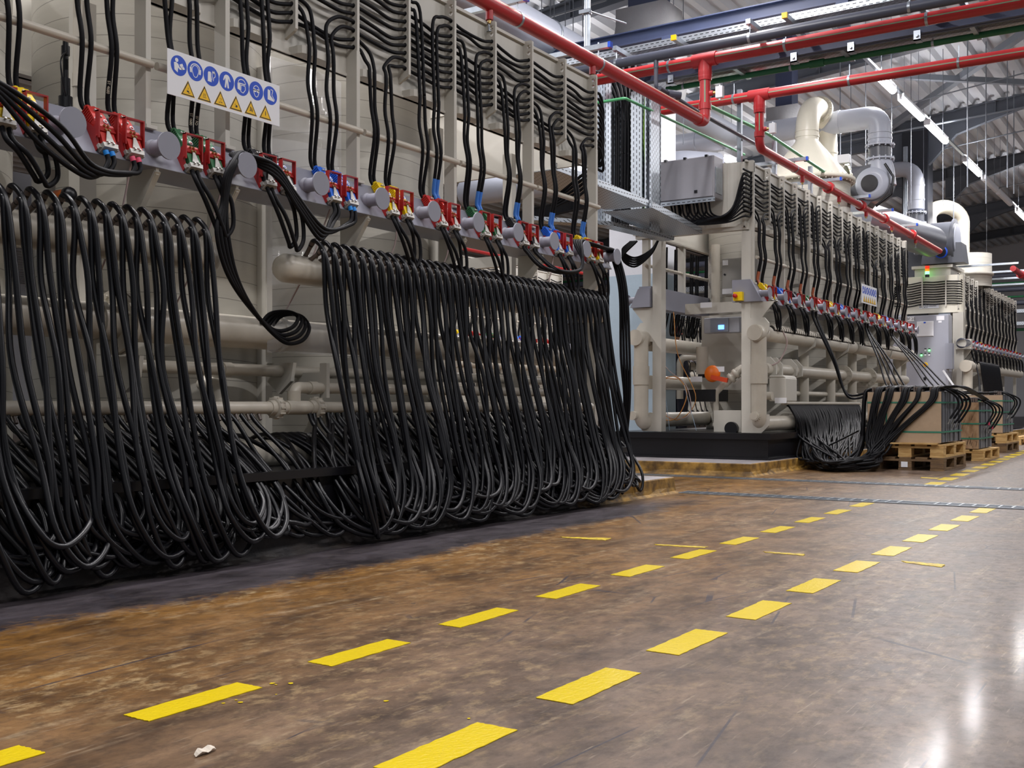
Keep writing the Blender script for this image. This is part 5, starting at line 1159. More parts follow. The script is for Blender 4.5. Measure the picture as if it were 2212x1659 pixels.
for y in (6.1,7.55): sprinkler(o, (-4.147,y,3.42))
def strut(p, q_, label, cap=None, w=.04, cat='strut', grp='galvanised strut rails'):
    mb = MB(); mb.bar(p,q_,w,w); t = obj('strut_rail', mb, M['galv'], None, label, cat, grp)
    if cap: d = (Vector(q_)-Vector(p)).normalized(); m2_ = MB(); m2_.bar(Vector(q_)-d*.004,Vector(q_)+d*.02,w*1.12,w*1.12); obj('end_cap', m2_, M[cap], t)
    return t
strut((-4.75,6.45,3.58),(-4.08,6.45,3.58),'galvanised strut with a blue end cap above the red sprinkler pipe, nearer one','paint_blue')
strut((-4.75,7.65,3.58),(-4.05,7.65,3.58),'galvanised strut with a blue end cap at the foot of the bright steel post','paint_blue')
t = empty('steel_post', (-4.25,7.65,3.6), 'bright galvanised steel post hanging from the roof to the strut', 'post')
q = MB(); q.cyl((-4.25,7.65,3.6),(-4.25,7.65,6),.025,16); obj('tube', q, M['galv'], t)
q = MB(); q.cyl((-4.25,7.65,3.86),(-4.25,7.65,3.89),.036,16); q.box((-4.30,7.6,3.86),(-4.2,7.62,3.89)); q.tube([(-4.22,7.65,3.88),(-3.95,7.75,3.76)],.007,6); obj('pipe_clamp', q, M['galv'], t)
# main cross pipes
def cross_pipe(Y, z, r, x0, x1, m, label, tees=(), stripe=True, clamps=(), tilt=0.):
    o = pipe_thing('cross_pipe', [(x0,Y,z),(x1,Y,z+tilt)], r, m, label, n=24)
    if stripe: striped(o, [(x0,Y,z),(x1,Y,z+tilt)], r, (0,-1,-.02))
    for x in tees:
        q = MB(); q.cyl((x-.12,Y,z),(x+.12,Y,z),r*1.22,24); q.cyl((x,Y,z-.17),(x,Y,z),r*1.2,24); q.tube([(x,Y,z-.2),(x,Y,z-.12)],[r*1.14,r*1.25],24); obj('tee', q, M[m], o)
    for x in clamps: clamp_ring(o, (x,Y,z), (1,0,0), r)
    return o
cross_pipe(9.8,4.05,.055,-5.9,2.5,'redp','large red pipe with a green stripe crossing the aisle overhead, front one',(-4.147,),clamps=(-4.52,-3.35,-2.1,-.9))
cross_pipe(11.7,4.19,.055,-5.95,2.5,'redp','large red pipe with a green stripe crossing lower behind the green pipe',(-4.3,),clamps=(-4.6,-3.3,-2.2))
cross_pipe(9.6,4.108,.047,-7.5,2.5,'pvc','dark grey plastic pipe crossing the aisle just above the front red pipe',stripe=False,clamps=(-5.0,-3.62,-2.2))
cross_pipe(10.98,4.205,.03,-5.1,2.5,'greenp','green pipe crossing the aisle under the perforated tray',stripe=False,clamps=(-4.9,-3.7,-2.3))
q = MB(); q.cyl((-3.5,10.98,4.205),(-3.35,10.98,4.205),.04,16); obj('coupling', q, M['greenp'], [x for x in COL.objects if x.get('label','').startswith('green pipe crossing the aisle under')][0])
# riser to the second machine and its sprinkler branch
o = pipe_thing('sprinkler_pipe', [(-4.3,11.7,4.1),(-4.3,11.7,3.597),(-4.3,21.1,3.56)], .05, 'redp', 'red sprinkler pipe dropping from the rear red pipe and running along the second machine', fr=.11, n=24, collars=[((-4.3,11.7,3.75),(0,0,1))])
striped(o, [(-4.3,11.9,3.597),(-4.3,21.1,3.56)], .05, (.85,0,.5)); striped(o, [(-4.3,11.7,4.0),(-4.3,11.7,3.74)], .05, (.3,-.9,0))
for y in (14.25,15.8,17.1,18.9): q = MB(); q.cyl((-4.3,y,3.587),(-4.3,y+.07,3.587),.075,24); obj('coupling', q, M['redp'], o)
for y in (13.2,14.75,16.1,17.6,19.2): sprinkler(o, (-4.3,y,3.555))
for i, y in enumerate((12.9,14.3,15.7,17.0,18.6)):
    clamp_ring(o, (-4.3,y,3.59), Y_, .05, .08)
    strut((-5.0,y,3.69),(-4.15,y,3.69),f'galvanised strut carrying the red sprinkler pipe of the second machine, {ORD[i]} from the elbow','paint_blue')
for i, (y, h) in enumerate(((11.75,4.3),(12.9,3.95),(14.3,3.9),(15.6,3.86))):
    q = MB(); q.bar((-4.55,y,3.36),(-4.55,y,h),.05,.05); obj('strut_upright', q, M['galv'], None, f'upright galvanised strut on the second machine, {ORD[i]} from the control box', 'strut', 'upright struts')
def sensor(o, c, ax):
    c = Vector(c); a = Vector(ax).normalized(); t_ = MB(); t_.cyl(c,c+a*.035,.026,14); s_ = obj('sensor_boss', t_, M['redp'], o)
    q = MB(); q.cyl(c+a*.035,c+a*.08,.016,8); obj('brass_nipple', q, M['brass'], s_)
    q = MB(); e = c+a*.1; q.cbox(e,(.07,.05,.11)); q.cyl(e-Vector((0,0,.055)),e-Vector((0,0,.08)),.012,8); q.cyl(e+Vector((0,0,.055)),e+Vector((0,0,.07)),.008,8); obj('pressure_switch', q, M['white'], s_)
sensor([x for x in COL.objects if x.get('label','').startswith('red sprinkler pipe running along the top')][0], (-4.1,9.8,3.72), (1,.1,0)); sensor(o, (-4.25,11.7,3.80), (1,.1,0))
# green and dark pipes running down the aisle above the second machine
pg = [(-4.95,9.0,3.62),(-4.55,9.2,3.66),(-4.55,13.2,3.62)]
o = pipe_thing('green_pipe', [atY(1290,222,9.4),atY(1350,212,9.4),atY(1608,334,13.0)], .014, 'greenl', 'thin light green pipe passing in front of the cable riser and under the red elbow', fr=.04, n=10)
p0 = Vector((-4.48,10.6,4.05)); o = pipe_thing('green_pipe', [atX(1535,230,-4.55),atX(1660,290,-4.55),atX(1868,430,-4.55),atX(1845,431,-4.7)], .02, 'greenl', 'light green pipe descending above the second machine', fr=.05, n=12)
for (u,v) in ((1740,345),(1800,385),(1850,418)): 
    c = atX(u,v,-4.55); q = MB(); ring(q, c, (0,1,0), .024, .006); obj('pipe_clip', q, M['black'], o)
o = pipe_thing('grey_pipe', [atX(1425,190,-4.5),atX(1505,240,-4.5),atX(1630,310,-4.5),atX(1815,412,-4.5)], .022, 'pvc', 'thin dark grey pipe descending beside the light green one', fr=.03, n=12)
o = pipe_thing('drop_pipe', [(-4.57,9.6,4.1),(-4.57,9.6,3.80),(-4.50,9.74,3.77)], .021, 'pvc', 'dark grey plastic drop pipe with a valve below the cross pipe', fr=.04, n=14, collars=[((-4.57,9.6,4.02),(0,0,1))])
q = MB(); c = Vector((-4.47,9.78,3.765)); q.cyl(c-Vector((.05,.05,0)),c+Vector((.05,.05,-.01)),.045,14); q.cyl(c,c-Vector((0,0,.07)),.03,12); obj('ball_valve', q, M['pvc'], o); q = MB(); q.bar(c+Vector((-.05,0,-.085)),c+Vector((.05,0,-.085)),.02,.03); obj('valve_handle', q, M['orange'], o)
# blue steel cross beams
def ibeam(Y, z0, z1, x0, x1, m, label, w=.1, name='cross_beam'):
    mb = MB(); mb.box((x0,Y-.006,z0),(x1,Y+.006,z1)); mb.box((x0,Y-w/2,z1-.012),(x1,Y+w/2,z1)); mb.box((x0,Y-w/2,z0),(x1,Y+w/2,z0+.012)); return obj(name, mb, M[m], None, label, 'beam')
ibeam(10.6,4.63,4.77,-7.5,3,'bluebeam','dark blue steel beam crossing overhead above the perforated trays')
ibeam(10.4,4.12,4.26,-5.2,3,'bluebeam','dark blue steel beam crossing overhead behind the front red pipe')
for i, x in enumerate((-4.9,-3.05,-1.4)):
    q = MB(); q.box((x-.06,10.55,4.40),(x+.06,10.65,4.63)); obj('beam_hanger', q, M['bluebeam'], None, f'short blue hanger bracket between upper beam and tray, {ORD[i]} from the machines', 'bracket', 'beam hangers')
for i, x in enumerate((-4.75,-3.45,-2.9,-2.3)):
    q = MB(); q.box((x-.03,10.32,4.05),(x+.03,10.34,4.14)); q.box((x-.03,10.32,4.05),(x+.03,10.42,4.06)); q.cyl((x,10.3,4.09),(x,10.32,4.09),.015,6); obj('beam_clip', q, M['galv'], None, f'small galvanised clip bolted under the lower blue beam, {ORD[i]} from the machines', 'bracket', 'beam clips')
def tray(name, p, q_, w, h, label, side=(0,1,0), m='perfx'):
    """U-shaped perforated cable tray from p to q"""
    p = Vector(p); q_ = Vector(q_); s = Vector(side).normalized()*w/2; up = Vector((0,0,h)); mb = MB()
    t = .003
    def slab(a, b, c, d, n):
        n = n.normalized()*t; mb.add([a,b,c,d,a+n,b+n,c+n,d+n],[(3,2,1,0),(4,5,6,7),(0,1,5,4),(1,2,6,5),(2,3,7,6),(3,0,4,7)])
    slab(p-s,q_-s,q_+s,p+s,Vector((0,0,1))); slab(p-s,q_-s,q_-s+up,p-s+up,s); slab(p+s,q_+s,q_+s+up,p+s+up,-s)
    return obj(name, mb, M[m], None, label, 'cable tray')
def joist(x, ya, yb, z, cap, label):
    strut((x,yb,z),(x,ya,z),label,cap,.045)
tray('cable_tray', (-7.0,10.25,4.345), (3,10.25,4.37), .4, .07, 'perforated galvanised cable tray crossing overhead under the upper blue beam')
tray('cable_tray', (-5.3,10.93,4.25), (3,10.93,4.25), .4, .06, 'perforated cable tray crossing overhead, seen from below behind the lower blue beam')
for i, x in enumerate((-4.45,-3.34,-1.9)): joist(x,9.75,10.5,4.305,'yellow',f'strut rail with a yellow end cap under the front cable tray, {ORD[i]} from the machines')
for i, x in enumerate((-5.0,-3.62,-2.2)): joist(x,9.55,10.5,4.25,None,f'open strut rail carrying the dark grey pipe, {ORD[i]} from the machines')
for i, x in enumerate((-4.2,-3.1,-1.9)): joist(x,11.12,10.6,4.225,None,f'short strut rail under the rear cable tray, {ORD[i]} from the machines')
# cable riser (vertical tray with black cables) and tray link between the machines
YR = 10.12
u = [atY(x_,300,YR).x for x_ in (1297,1320,1366,1392,1400,1416)]
q = MB(); q.box((u[0],YR,2.62),(u[1],YR+.02,4.2)); q.box((u[0],YR-.08,2.62),(u[0]+.012,YR+.02,4.2)); q.box((u[2],YR-.06,2.62),(u[3],YR-.04,3.95)); q.box((u[2],YR-.06,2.62),(u[2]+.01,YR+.2,3.95)); q.box((u[4],YR-.08,2.62),(u[4]+.02,YR-.05,3.95)); q.box((u[5]-.02,YR-.1,2.5),(u[5],YR+.1,3.95)); q.box((u[0],YR+.12,2.62),(u[5],YR+.125,3.95))
obj('cable_riser', q, M['perfz'], None, 'upright perforated cable riser between the two machines', 'cable tray')
Rr = random.Random(4)
for i in range(14):
    x = u[1]+(u[2]-u[1])*(i+.5)/14+Rr.uniform(-.003,.003); y = YR+.03+(.03 if i%2 else 0)
    run_cable([(x,y,2.6),(x+Rr.uniform(-.006,.006),y,2.9),(x+Rr.uniform(-.006,.006),y,3.4),(x,y,3.8),(x-.02*(7-i)/7-.02,y+.02,4.0),(x-.1-.02*(7-i),y+.05,4.28)], f"black cable clipped upright in the riser, {ORD[i]} from its left rail", 'riser cables', .0125, n=5, sides=8)
q = MB()
for z in (2.62,3.0,3.35,3.7):
    for i in range(14):
        x = u[1]+(u[2]-u[1])*(i+.5)/14; ring(q,(x,YR+.03+(.03 if i%2 else 0),z+Rr.uniform(-.01,.01)),(0,0,1),.0135,.0025)
obj('cable_ties', q, M['black'], None, 'black cable ties around the riser cables', 'cable ties', kind='stuff')
gw = mat('green yellow wire','#7fb52a',.5)
for i,(uu,mm) in enumerate(((1395,gw),(1398,M['pvc']),(1402,M['pvc']))):
    x = atY(uu,300,YR).x; qq = MB(); qq.tube(spline([(x-.01,YR-.02,2.62),(x+.015,YR-.03,3.0),(x-.012,YR-.02,3.5),(x,YR-.02,3.95)],6),.006,6); obj('earth_wire', qq, mm, None, ('green and yellow earth wire beside the riser','thin grey wire beside the earth wire','second thin grey wire in the riser channel')[i], 'wire')
# link trays: from the end of the nearest machine to the control box
A = atX(1292,412,-4.75); B = Vector((-4.95,9.6,A.z-.02)); 
def path_tray(pts, w, h, label):
    pts = [Vector(p) for p in pts]; mb = MB(); t = .003; L_ = []; R__ = []
    for i, p in enumerate(pts):
        d = (pts[min(i+1,len(pts)-1)]-pts[max(i-1,0)]); d.z = 0; d.normalize(); s = Vector((d.y,-d.x,0))*w/2
        L_.append(p-s); R__.append(p+s)
    n = len(pts); up = Vector((0,0,h)); k = Vector((0,0,t))
    mb.add([*L_,*R__,*[v+k for v in L_],*[v+k for v in R__]], [(i,i+1,n+i+1,n+i) for i in range(n-1)]+[(2*n+i,3*n+i,3*n+i+1,2*n+i+1) for i in range(n-1)])
    for S, sg in ((L_,1),(R__,-1)):
        mb.add([*S,*[v+up for v in S]], [(i,i+1,n+i+1,n+i) for i in range(n-1)])
    o = obj('cable_tray', mb, M['perfy'], None, label, 'cable tray'); m_ = o.modifiers.new('t','SOLIDIFY'); m_.thickness = .0025; return o
path_tray([(-4.66,7.45,2.60),(-4.68,8.3,2.60),(-4.73,9.3,2.60)], .44, .06, 'shiny perforated cable tray leaving the top of the nearest machine')
path_tray([(-4.73,9.3,2.585),(-4.84,10.2,2.585),(-4.95,11.0,2.585)], .5, .06, 'shiny perforated cable tray from the riser foot to the second machine')
path_tray([(-5.6,8.9,2.50),(-5.1,9.6,2.50),(-5.05,10.9,2.52)], .16, .04, 'narrow lower cable tray beside the white column')
Rr = random.Random(14)
for i in range(5):
    run_cable([(-5.5+.02*i,10.9,2.55),(-5.58,10.85,2.45-.02*i),(-5.48,10.95,2.37-.025*i),(-5.3,11.0,2.45-.012*i),(-5.2,11.0,2.57)], f"pale grey highlighted cable hanging in a loop under the link tray, {ORD[i]} from above", 'loops under the link tray', .012, n=6)
# cables leaving the nearest machine's end toward the riser
# ---- ducts
def duct(pts, r, m, label, fr, bands=(), n=32, name='air_duct'):
    o = pipe_thing(name, pts, r, m, label, 'duct', fr=fr, n=n)
    for c, ax, rr, l in bands:
        q = MB(); c = Vector(c); a = Vector(ax).normalized()*l/2; q.cyl(c-a,c+a,r*rr,n); obj('band', q, M[m], o)
    return o
def bellows(o, c, r, h, bolts=14):
    q = MB(); prof = []
    for i in range(15): prof.append((r*(1.0 if i%2 else .9), c[2]-h/2+h*i/14))
    q.lathe(prof,(c[0],c[1],0),'z',28); obj('bellows', q, M['ductd'], o)
    for z in (c[2]-h/2, c[2]+h/2):
        q = MB(); q.cyl((c[0],c[1],z-.012),(c[0],c[1],z+.012),r*1.25,28)
        for i in range(bolts): w = 2*PI*i/bolts; q.cyl((c[0]+r*1.16*math.cos(w),c[1]+r*1.16*math.sin(w),z-.03),(c[0]+r*1.16*math.cos(w),c[1]+r*1.16*math.sin(w),z+.03),.012,6)
        obj('flange_ring', q, M['duct'], o)
o = duct([(-8.2,16.2,4.93),(-4.13,16.2,4.93),(-4.13,16.2,4.5)], .165, 'duct', 'pale grey round duct crossing behind the cone and elbowing down to the first fan', .36, [((-4.72,16.2,4.93),(1,0,0),1.05,.04),((-4.13,16.2,4.6),(0,0,1),1.05,.03),((-4.13,16.2,4.68),(0,0,1),1.05,.02),((-7.0,16.2,4.93),(1,0,0),1.05,.05)])
bellows(o, (-4.13,16.2,4.4), .165, .2)
o = duct([(-10,14,4.07),(-6.25,14,4.07),(-5.9,14.4,4.07)], .2, 'duct', 'grey duct with a coupling left of the control box, behind the riser', .25, [((-6.55,14,4.07),(1,0,0),1.05,.12)])
q = MB(); q.box((-7.2,13.6,2.9),(-6.62,13.9,4.6)); 
o = obj('flat_duct', q, M['colwhite'], None, 'pale rectangular duct right behind the cable riser', 'duct')
o = duct([(-9.5,23.6,5.68),(-5.27,23.6,5.68),(-5.27,23.6,4.8)], .16, 'duct', 'pale grey round duct elbowing down to the second fan in the distance', .36, [((-5.75,23.6,5.68),(1,0,0),1.07,.1),((-5.27,23.6,5.3),(0,0,1),1.05,.03),((-5.27,23.6,5.0),(0,0,1),1.05,.03)])
bellows(o, (-5.27,23.6,4.62), .16, .22)
duct([(-4.9,17.6,3.75),(-4.75,22.5,3.95)], .3, 'ductd', 'thick dark grey duct running behind the fans toward the farthest machine', .3)
c_ = atY(1957,420,23.9); q = MB(); q.cyl((c_.x,23.9,.42),(c_.x,23.9,6.2),.07,16); obj('galvanised_stack', q, M['galv'], None, 'slim galvanised stack pipe left of the black column', 'pipe')
# ---- scrubber on the second machine: drum, cone, gooseneck
t = empty('scrubber', (-4.95,15.4,3.3), 'cream scrubber with a cone hood and gooseneck pipe on top of the second machine', 'scrubber')
q = MB(); q.lathe([(.6,3.25),(.6,3.9),(.6,3.9)],(-4.95,15.4,0),'z',56); obj('drum', q, M['tank'], t)
q = MB(); q.lathe([(.6,3.88),(.67,3.88),(.67,3.935),(.6,3.94)],(-4.95,15.4,0),'z',56)
for i in range(44): w = 2*PI*i/44; q.cyl((-4.95+.645*math.cos(w),15.4+.645*math.sin(w),3.86),(-4.95+.645*math.cos(w),15.4+.645*math.sin(w),3.955),.011,6)
obj('flange_ring', q, M['cream'], t)
q = MB(); q.lathe([(.61,3.94),(.17,4.5),(.165,4.52)],(-4.95,15.4,0),'z',56); obj('cone_hood', q, M['cream'], t)
gp = [(-4.95,15.4,4.5),(-4.95,15.4,4.6)]+[(-4.95,15.86-.46*math.cos(a),4.62+.46*math.sin(a)) for a in [PI*i/16 for i in range(17)]]+[(-4.95,16.32,4.2),(-4.95,16.32,3.6)]
q = MB(); q.tube(gp,.163,32); gn = obj('gooseneck', q, M['cream'], t)
q = MB()
for a in (PI*.55,):
    c = Vector((-4.95,15.86-.46*math.cos(a),4.62+.46*math.sin(a))); d = Vector((0,math.sin(a),math.cos(a))); q.cyl(c-d*.025,c+d*.025,.215,28)
    s1 = Vector((1,0,0)); s2 = d.cross(s1)
    for i in range(12): w = 2*PI*i/12; p = c+(s1*math.cos(w)+s2*math.sin(w))*.19; q.cyl(p-d*.045,p+d*.045,.012,6)
obj('flange', q, M['cream'], gn)
q = MB(); q.cyl((-4.95,15.4,4.56),(-4.95,15.4,4.6),.17,28); q.cyl((-4.95,15.4,4.64),(-4.95,15.4,4.66),.168,28); q.cyl((-4.95,16.32,4.5),(-4.95,16.32,4.53),.17,28); obj('band', q, M['cream'], gn)
# ---- first fan: cream inlet drum and grey scroll
def fan(c, R0, wdt, label, out_r, out_top, m='ductd', inlet=True, axis=(0,1,0)):
    t = empty('fan', c, label, 'fan'); c = Vector(c)
    n = 40; prof = []
    for i in range(n): a = 2*PI*i/n; prof.append(R0*(.86+.2*((a/(2*PI)+.25)%1)))
    vs = []; 
    for s in (-1,1):
        for i in range(n): a = 2*PI*i/n; vs.append(c+(Vector((prof[i]*math.cos(a), s*wdt/2, prof[i]*math.sin(a))) if axis[1] else Vector((-s*wdt/2, prof[i]*math.cos(a), prof[i]*math.sin(a)))))
    q = MB(); q.add(vs, [(i,(i+1)%n,n+(i+1)%n,n+i) for i in range(n)], 0, True); q.add(vs[:n],[tuple(range(n))]); q.add(vs[n:],[tuple(range(n-1,-1,-1))]); obj('scroll', q, M[m], t, bevel=.02)
    if not axis[1]: return t
    q = MB(); q.tube([(c.x+.02,c.y-wdt/2-.01,c.z),(c.x+.02,c.y-wdt/2-.05,c.z),(c.x+.02,c.y-wdt/2-.06,c.z)],[R0*.8,R0*.76,R0*.5],32); obj('side_ring', q, M['duct'], t)
    q = MB(); q.cyl((c.x+.0,c.y-wdt/2-.09,c.z),(c.x,c.y-wdt/2-.055,c.z),R0*.4,24); obj('hub', q, M['black'], t)
    return t
f1 = fan((-4.22,16.2,3.93), .30, .3, 'grey centrifugal fan right of the cream scrubber, under the first elbow duct', .16, 4.3)
q = MB(); q.tube([(-4.1,16.2,3.9),(-4.12,16.2,4.15),(-4.13,16.2,4.29)],[.2,.19,.165],28); obj('outlet', q, M['duct'], f1)
q = MB(); q.tube([(-4.02,16.05,4.2),(-3.9,16.05,4.0),(-3.93,16.05,3.75),(-4.15,16.05,3.6)],.02,6); obj('edge_strip', q, M['black'], f1)
q = MB(); q.lathe([(.25,-.5),(.25,-.2),(.32,-.2),(.32,-.16),(.25,-.16)],(-4.4,16.02,3.98),'x',36)
for i in range(20): w = 2*PI*i/20; q.cyl((-4.62,16.02+.285*math.cos(w),3.98+.285*math.sin(w)),(-4.54,16.02+.285*math.cos(w),3.98+.285*math.sin(w)),.011,6)
obj('inlet_drum', q, M['cream'], f1); q = MB(); q.box((-4.62,15.75,4.22),(-4.45,15.85,4.34)); obj('terminal_box', q, M['white'], f1)
c2 = Vector((-4.72,23.5,4.08))
f2 = fan(c2, .40, .42, 'dark fan housing in the distance above the farthest machine with a blue hub', .2, 4.5, 'ductd', axis=(1,0,0))
q = MB(); q.tube([(c2.x-.53,23.5,4.5),(c2.x-.53,23.5,4.3),(c2.x-.35,23.5,3.95)],[.165,.2,.24],24); obj('outlet', q, M['duct'], f2)
q = MB(); q.cyl((c2.x+.05,23.02,3.80),(c2.x+.05,23.08,3.80),.10,24); h_ = obj('motor_cap', q, M['black'], f2); q = MB(); q.lathe([(.10,-.02),(.125,-.015),(.125,.015),(.10,.02)],(c2.x+.05,23.05,3.80),'y',24); obj('blue_ring', q, M['paint_blue'], h_)
q = MB(); q.cyl((c2.x+.21,23.5,4.08),(c2.x+.25,23.5,4.08),.44,36); q.cyl((c2.x+.25,23.5,4.08),(c2.x+.27,23.5,4.08),.36,36); obj('side_disc', q, M['ductd'], f2)
q = MB(); q.cyl((c2.x+.27,23.5,4.08),(c2.x+.285,23.5,4.08),.33,36); obj('inlet_disc', q, M['duct'], f2)
q = MB(); q.prism([(c2.x-.38,3.6),(c2.x-.32,4.05),(c2.x+.4,4.0),(c2.x+.45,3.6)],'y',23.25,23.75); obj('pedestal', q, M['ductd'], f2)
q = MB(); q.box((-5.25,23.35,3.36),(-4.55,24.4,3.56)); q.box((-5.3,23.3,3.52),(-4.5,24.5,3.58)); obj('fan_plinth', q, M['beige'], None, 'beige plinth box under the distant fan', 'box')
t = empty('scrubber', (-4.55,25.4,3.4), 'beige round scrubber drum with a gooseneck behind the distant fan', 'scrubber')
q = MB(); q.lathe([(.46,3.3),(.46,3.55),(.5,3.55),(.5,3.6),(.46,3.6),(.46,4.02),(0,4.05)],(-4.58,25.5,0),'z',44); obj('drum', q, M['tank'], t)
gp = [(-4.72,25.5,4.02),(-4.72,25.5,4.7)]+[(-4.72-.32*(1-math.cos(a))*.8,25.5-.45*(1-math.cos(a)),4.75+.3*math.sin(a)) for a in [PI*i/12 for i in range(13)]]+[(-5.2,24.6,4.3)]
q = MB(); q.tube(gp,.15,26); obj('gooseneck', q, M['cream'], t)
# ---- things hung from the roof: thin rods, sprinkler lines
Rq = random.Random(8)
spots = [(1815,250,18.5,.5),(1838,250,19,0),(1870,150,17.5,0),(1926,160,18.3,0),(1968,160,19.5,0),(2037,150,20,0),(2090,120,18.5,.3),(2130,130,20.2,.5),(2176,200,21.6,.2),(2190,200,22.3,.2),(2060,330,24,.2),(2012,330,24.5,0),(1995,330,23,0),(2075,420,28,0),(2131,430,29,0),(1455,40,13.5,0),(1476,40,13.8,0),(1418,60,14,0),(1137,40,12,.6),(1170,40,12.4,0),(1189,40,12.6,0),(1197,40,12.7,0),(1221,40,12.9,0),(1238,60,13.2,0),(1259,30,11.9,0)]
for i,(u_,v_,Yh,_) in enumerate(spots):
    p = atY(u_, v_, Yh); zt_ = zroof(p.x); zb_ = 4.2 if u_ > 1700 else 4.3
    if 2150 < u_: zb_ = 4.7
    q = MB(); q.cyl((p.x,p.y,zb_),(p.x,p.y,zt_),.006 if _ == 0 else .01,6); obj('hanger_rod', q, M['beamgrey'], None, 'thin steel rod hanging from the roof '+('above the blue beam' if u_ < 1700 else 'behind the lamps'), 'rod', 'roof hanger rods, '+('middle' if u_ < 1700 else 'right'))
for (a, b, Yh, r_, lab) in (((1880,246),(2212,158),19.,.012,'thin grey sprinkler line under the roof, crossing behind the topmost lamps'),((1700,330),(2212,232),21.,.018,'thin grey pipe fixed along the first roof beam'),((2010,328),(2212,282),24.,.014,'thin sprinkler line beyond the black column'),((1995,438),(2212,395),29.,.012,'thin sprinkler line far down the hall'),((1420,362),(1520,335),18.,.012,'thin sprinkler line left above the control box'),((1150,48),(1310,0),13.,.015,'thin pipe under the roof above the nearest machine end')):
    pa_, pb_ = atY(*a, Yh), atY(*b, Yh); q = MB(); q.cyl(pa_,pb_,r_,8); obj('sprinkler_line', q, M['beamgrey'], None, lab, 'pipe')
ibeam(14.5,5.35,5.5,-12,-2,'dkbeam','grey steel beam near the roof behind the overhead trays')
# far pipe rack at the end of the hall and cross lines in the next row
for i, (Yh, z, r_, m_, x0, x1) in enumerate(((34,4.45,.07,'pvc',-9,6),(34,4.05,.07,'pvc',-9,6),(34,3.65,.07,'pvc',-9,6),(34.2,4.25,.03,'greenp',-9,6),(34.2,3.85,.03,'greenp',-9,6),(33.5,2.85,.04,'greenp',-9,6))):
    o = pipe_thing('cross_pipe', [(x0,Yh,z),(x1,Yh,z)], r_, m_, f"{'dark' if m_ == 'pvc' else 'green'} pipe crossing at the far end of the hall, {ORD[i]} of the stack", n=12)
for i, z in enumerate((3.3,2.95)): tray('cable_tray', (-9,33.3,z), (6,33.3,z), .3, .1, f"galvanised cable tray at the far end of the hall, {('upper','lower')[i]} one")
cross_pipe(31.5,3.05,.07,-3.8,6,'redp','red pipe crossing far behind the farthest machine',stripe=False)
o = pipe_thing('sprinkler_pipe', [(-3.55,24.5,3.55),(-3.55,33,3.45)], .06, 'redp', 'red sprinkler pipe along the farthest machine, cut end toward the camera', n=18)
for y in (25.5,27,28.5,30): q = MB(); q.cyl((-3.55,y,3.53),(-3.55,y+.08,3.53),.085,18); obj('coupling', q, M['redp'], o)
for i, y in enumerate((24.2,25.6,27,28.4)): strut((-4.6,y,3.62),(-3.4,y,3.62),f'white strut over the farthest machine, {ORD[i]} from its near end',None)
for i, (z, m_, r_) in enumerate(((4.05,'pvc',.07),(3.8,'pvc',.07),(3.92,'greenp',.03),(3.55,'pvc',.06),(3.05,'greenp',.035))):
    pipe_thing('cross_pipe', [(-20,24.0+.2*i,z),(-8.5,24.0+.2*i,z)], r_, m_, f"{'dark' if m_ == 'pvc' else 'green'} pipe crossing over the next row, {ORD[i]} of five", n=10)
for i, z in enumerate((3.35,2.75)): tray('cable_tray', (-20,23.6,z), (-8.5,23.6,z), .3, .12, f"galvanised cable tray crossing over the next row, {('upper','lower')[i]} one")
# ================================================================ PALLETS, BATTERY BLOCKS, DRAPED HOSES, PERSON
def wood(name, base, dark):
    return mat(name, base, .7, scale=5, dirt=dark, bump=.3, bscale=30, stretch=(1,6,6))
M['wood'] = wood('pale pallet wood', '#d6b378', '#a67d45'); M['woodd'] = wood('dark wet pallet wood', '#8a6c47', '#47362a')
def pallet(x1, y0, z0, m, label, w=.82, ln=1.24, grp='pallets'):
    """euro pallet: front face at y0, right edge at x1"""
    x0 = x1-w; t = empty('pallet', ((x0+x1)/2,y0+ln/2,z0), label, 'pallet', grp); R_ = random.Random(int(x1*1000+z0*77))
    bx = [x0, x0+w/2-.072, x1-.145]; bw = .145
    for i in range(3):
        q = MB(); q.box((bx[i],y0,z0),(bx[i]+bw,y0+ln,z0+.022)); obj('runner', q, M[m], t)
        for (ya, yb) in ((y0,y0+.145),(y0+ln/2-.07,y0+ln/2+.07),(y0+ln-.145,y0+ln)):
            q = MB(); q.box((bx[i]+.002,ya+.002,z0+.022),(bx[i]+bw-.002,yb-.002,z0+.1)); obj('block', q, M[m], t, bevel=.004)
    for (ya, yb) in ((y0,y0+.145),(y0+ln/2-.07,y0+ln/2+.07),(y0+ln-.145,y0+ln)):
        q = MB(); q.box((x0,ya,z0+.1),(x1,yb,z0+.122)); obj('stringer', q, M[m], t)
    for i in range(5):
        x = x0+(w-.13)*i/4; q = MB(); q.box((x,y0+R_.uniform(-.004,.004),z0+.122),(x+.13,y0+ln,z0+.144)); obj('deck_board', q, M[m], t, bevel=.003)
M['hardboard'] = mat('brown hardboard', '#b29a80', .75, var=.1, scale=14, bump=.15, bscale=200)
M['hardboards'] = mat('stained hardboard', '#b39676', .75, scale=7, dirt='#7d5b3c', stretch=(2,2,.7))
M['cell'] = mat('grey battery case', '#6d7076', .4, var=.15, scale=8); M['celld'] = mat('dark battery case', '#33353b', .4, var=.2, scale=8)
M['strap'] = mat('green strap', '#2f7a62', .5); M['strap'].node_tree.nodes['Principled BSDF'].inputs['Alpha'].default_value = 1
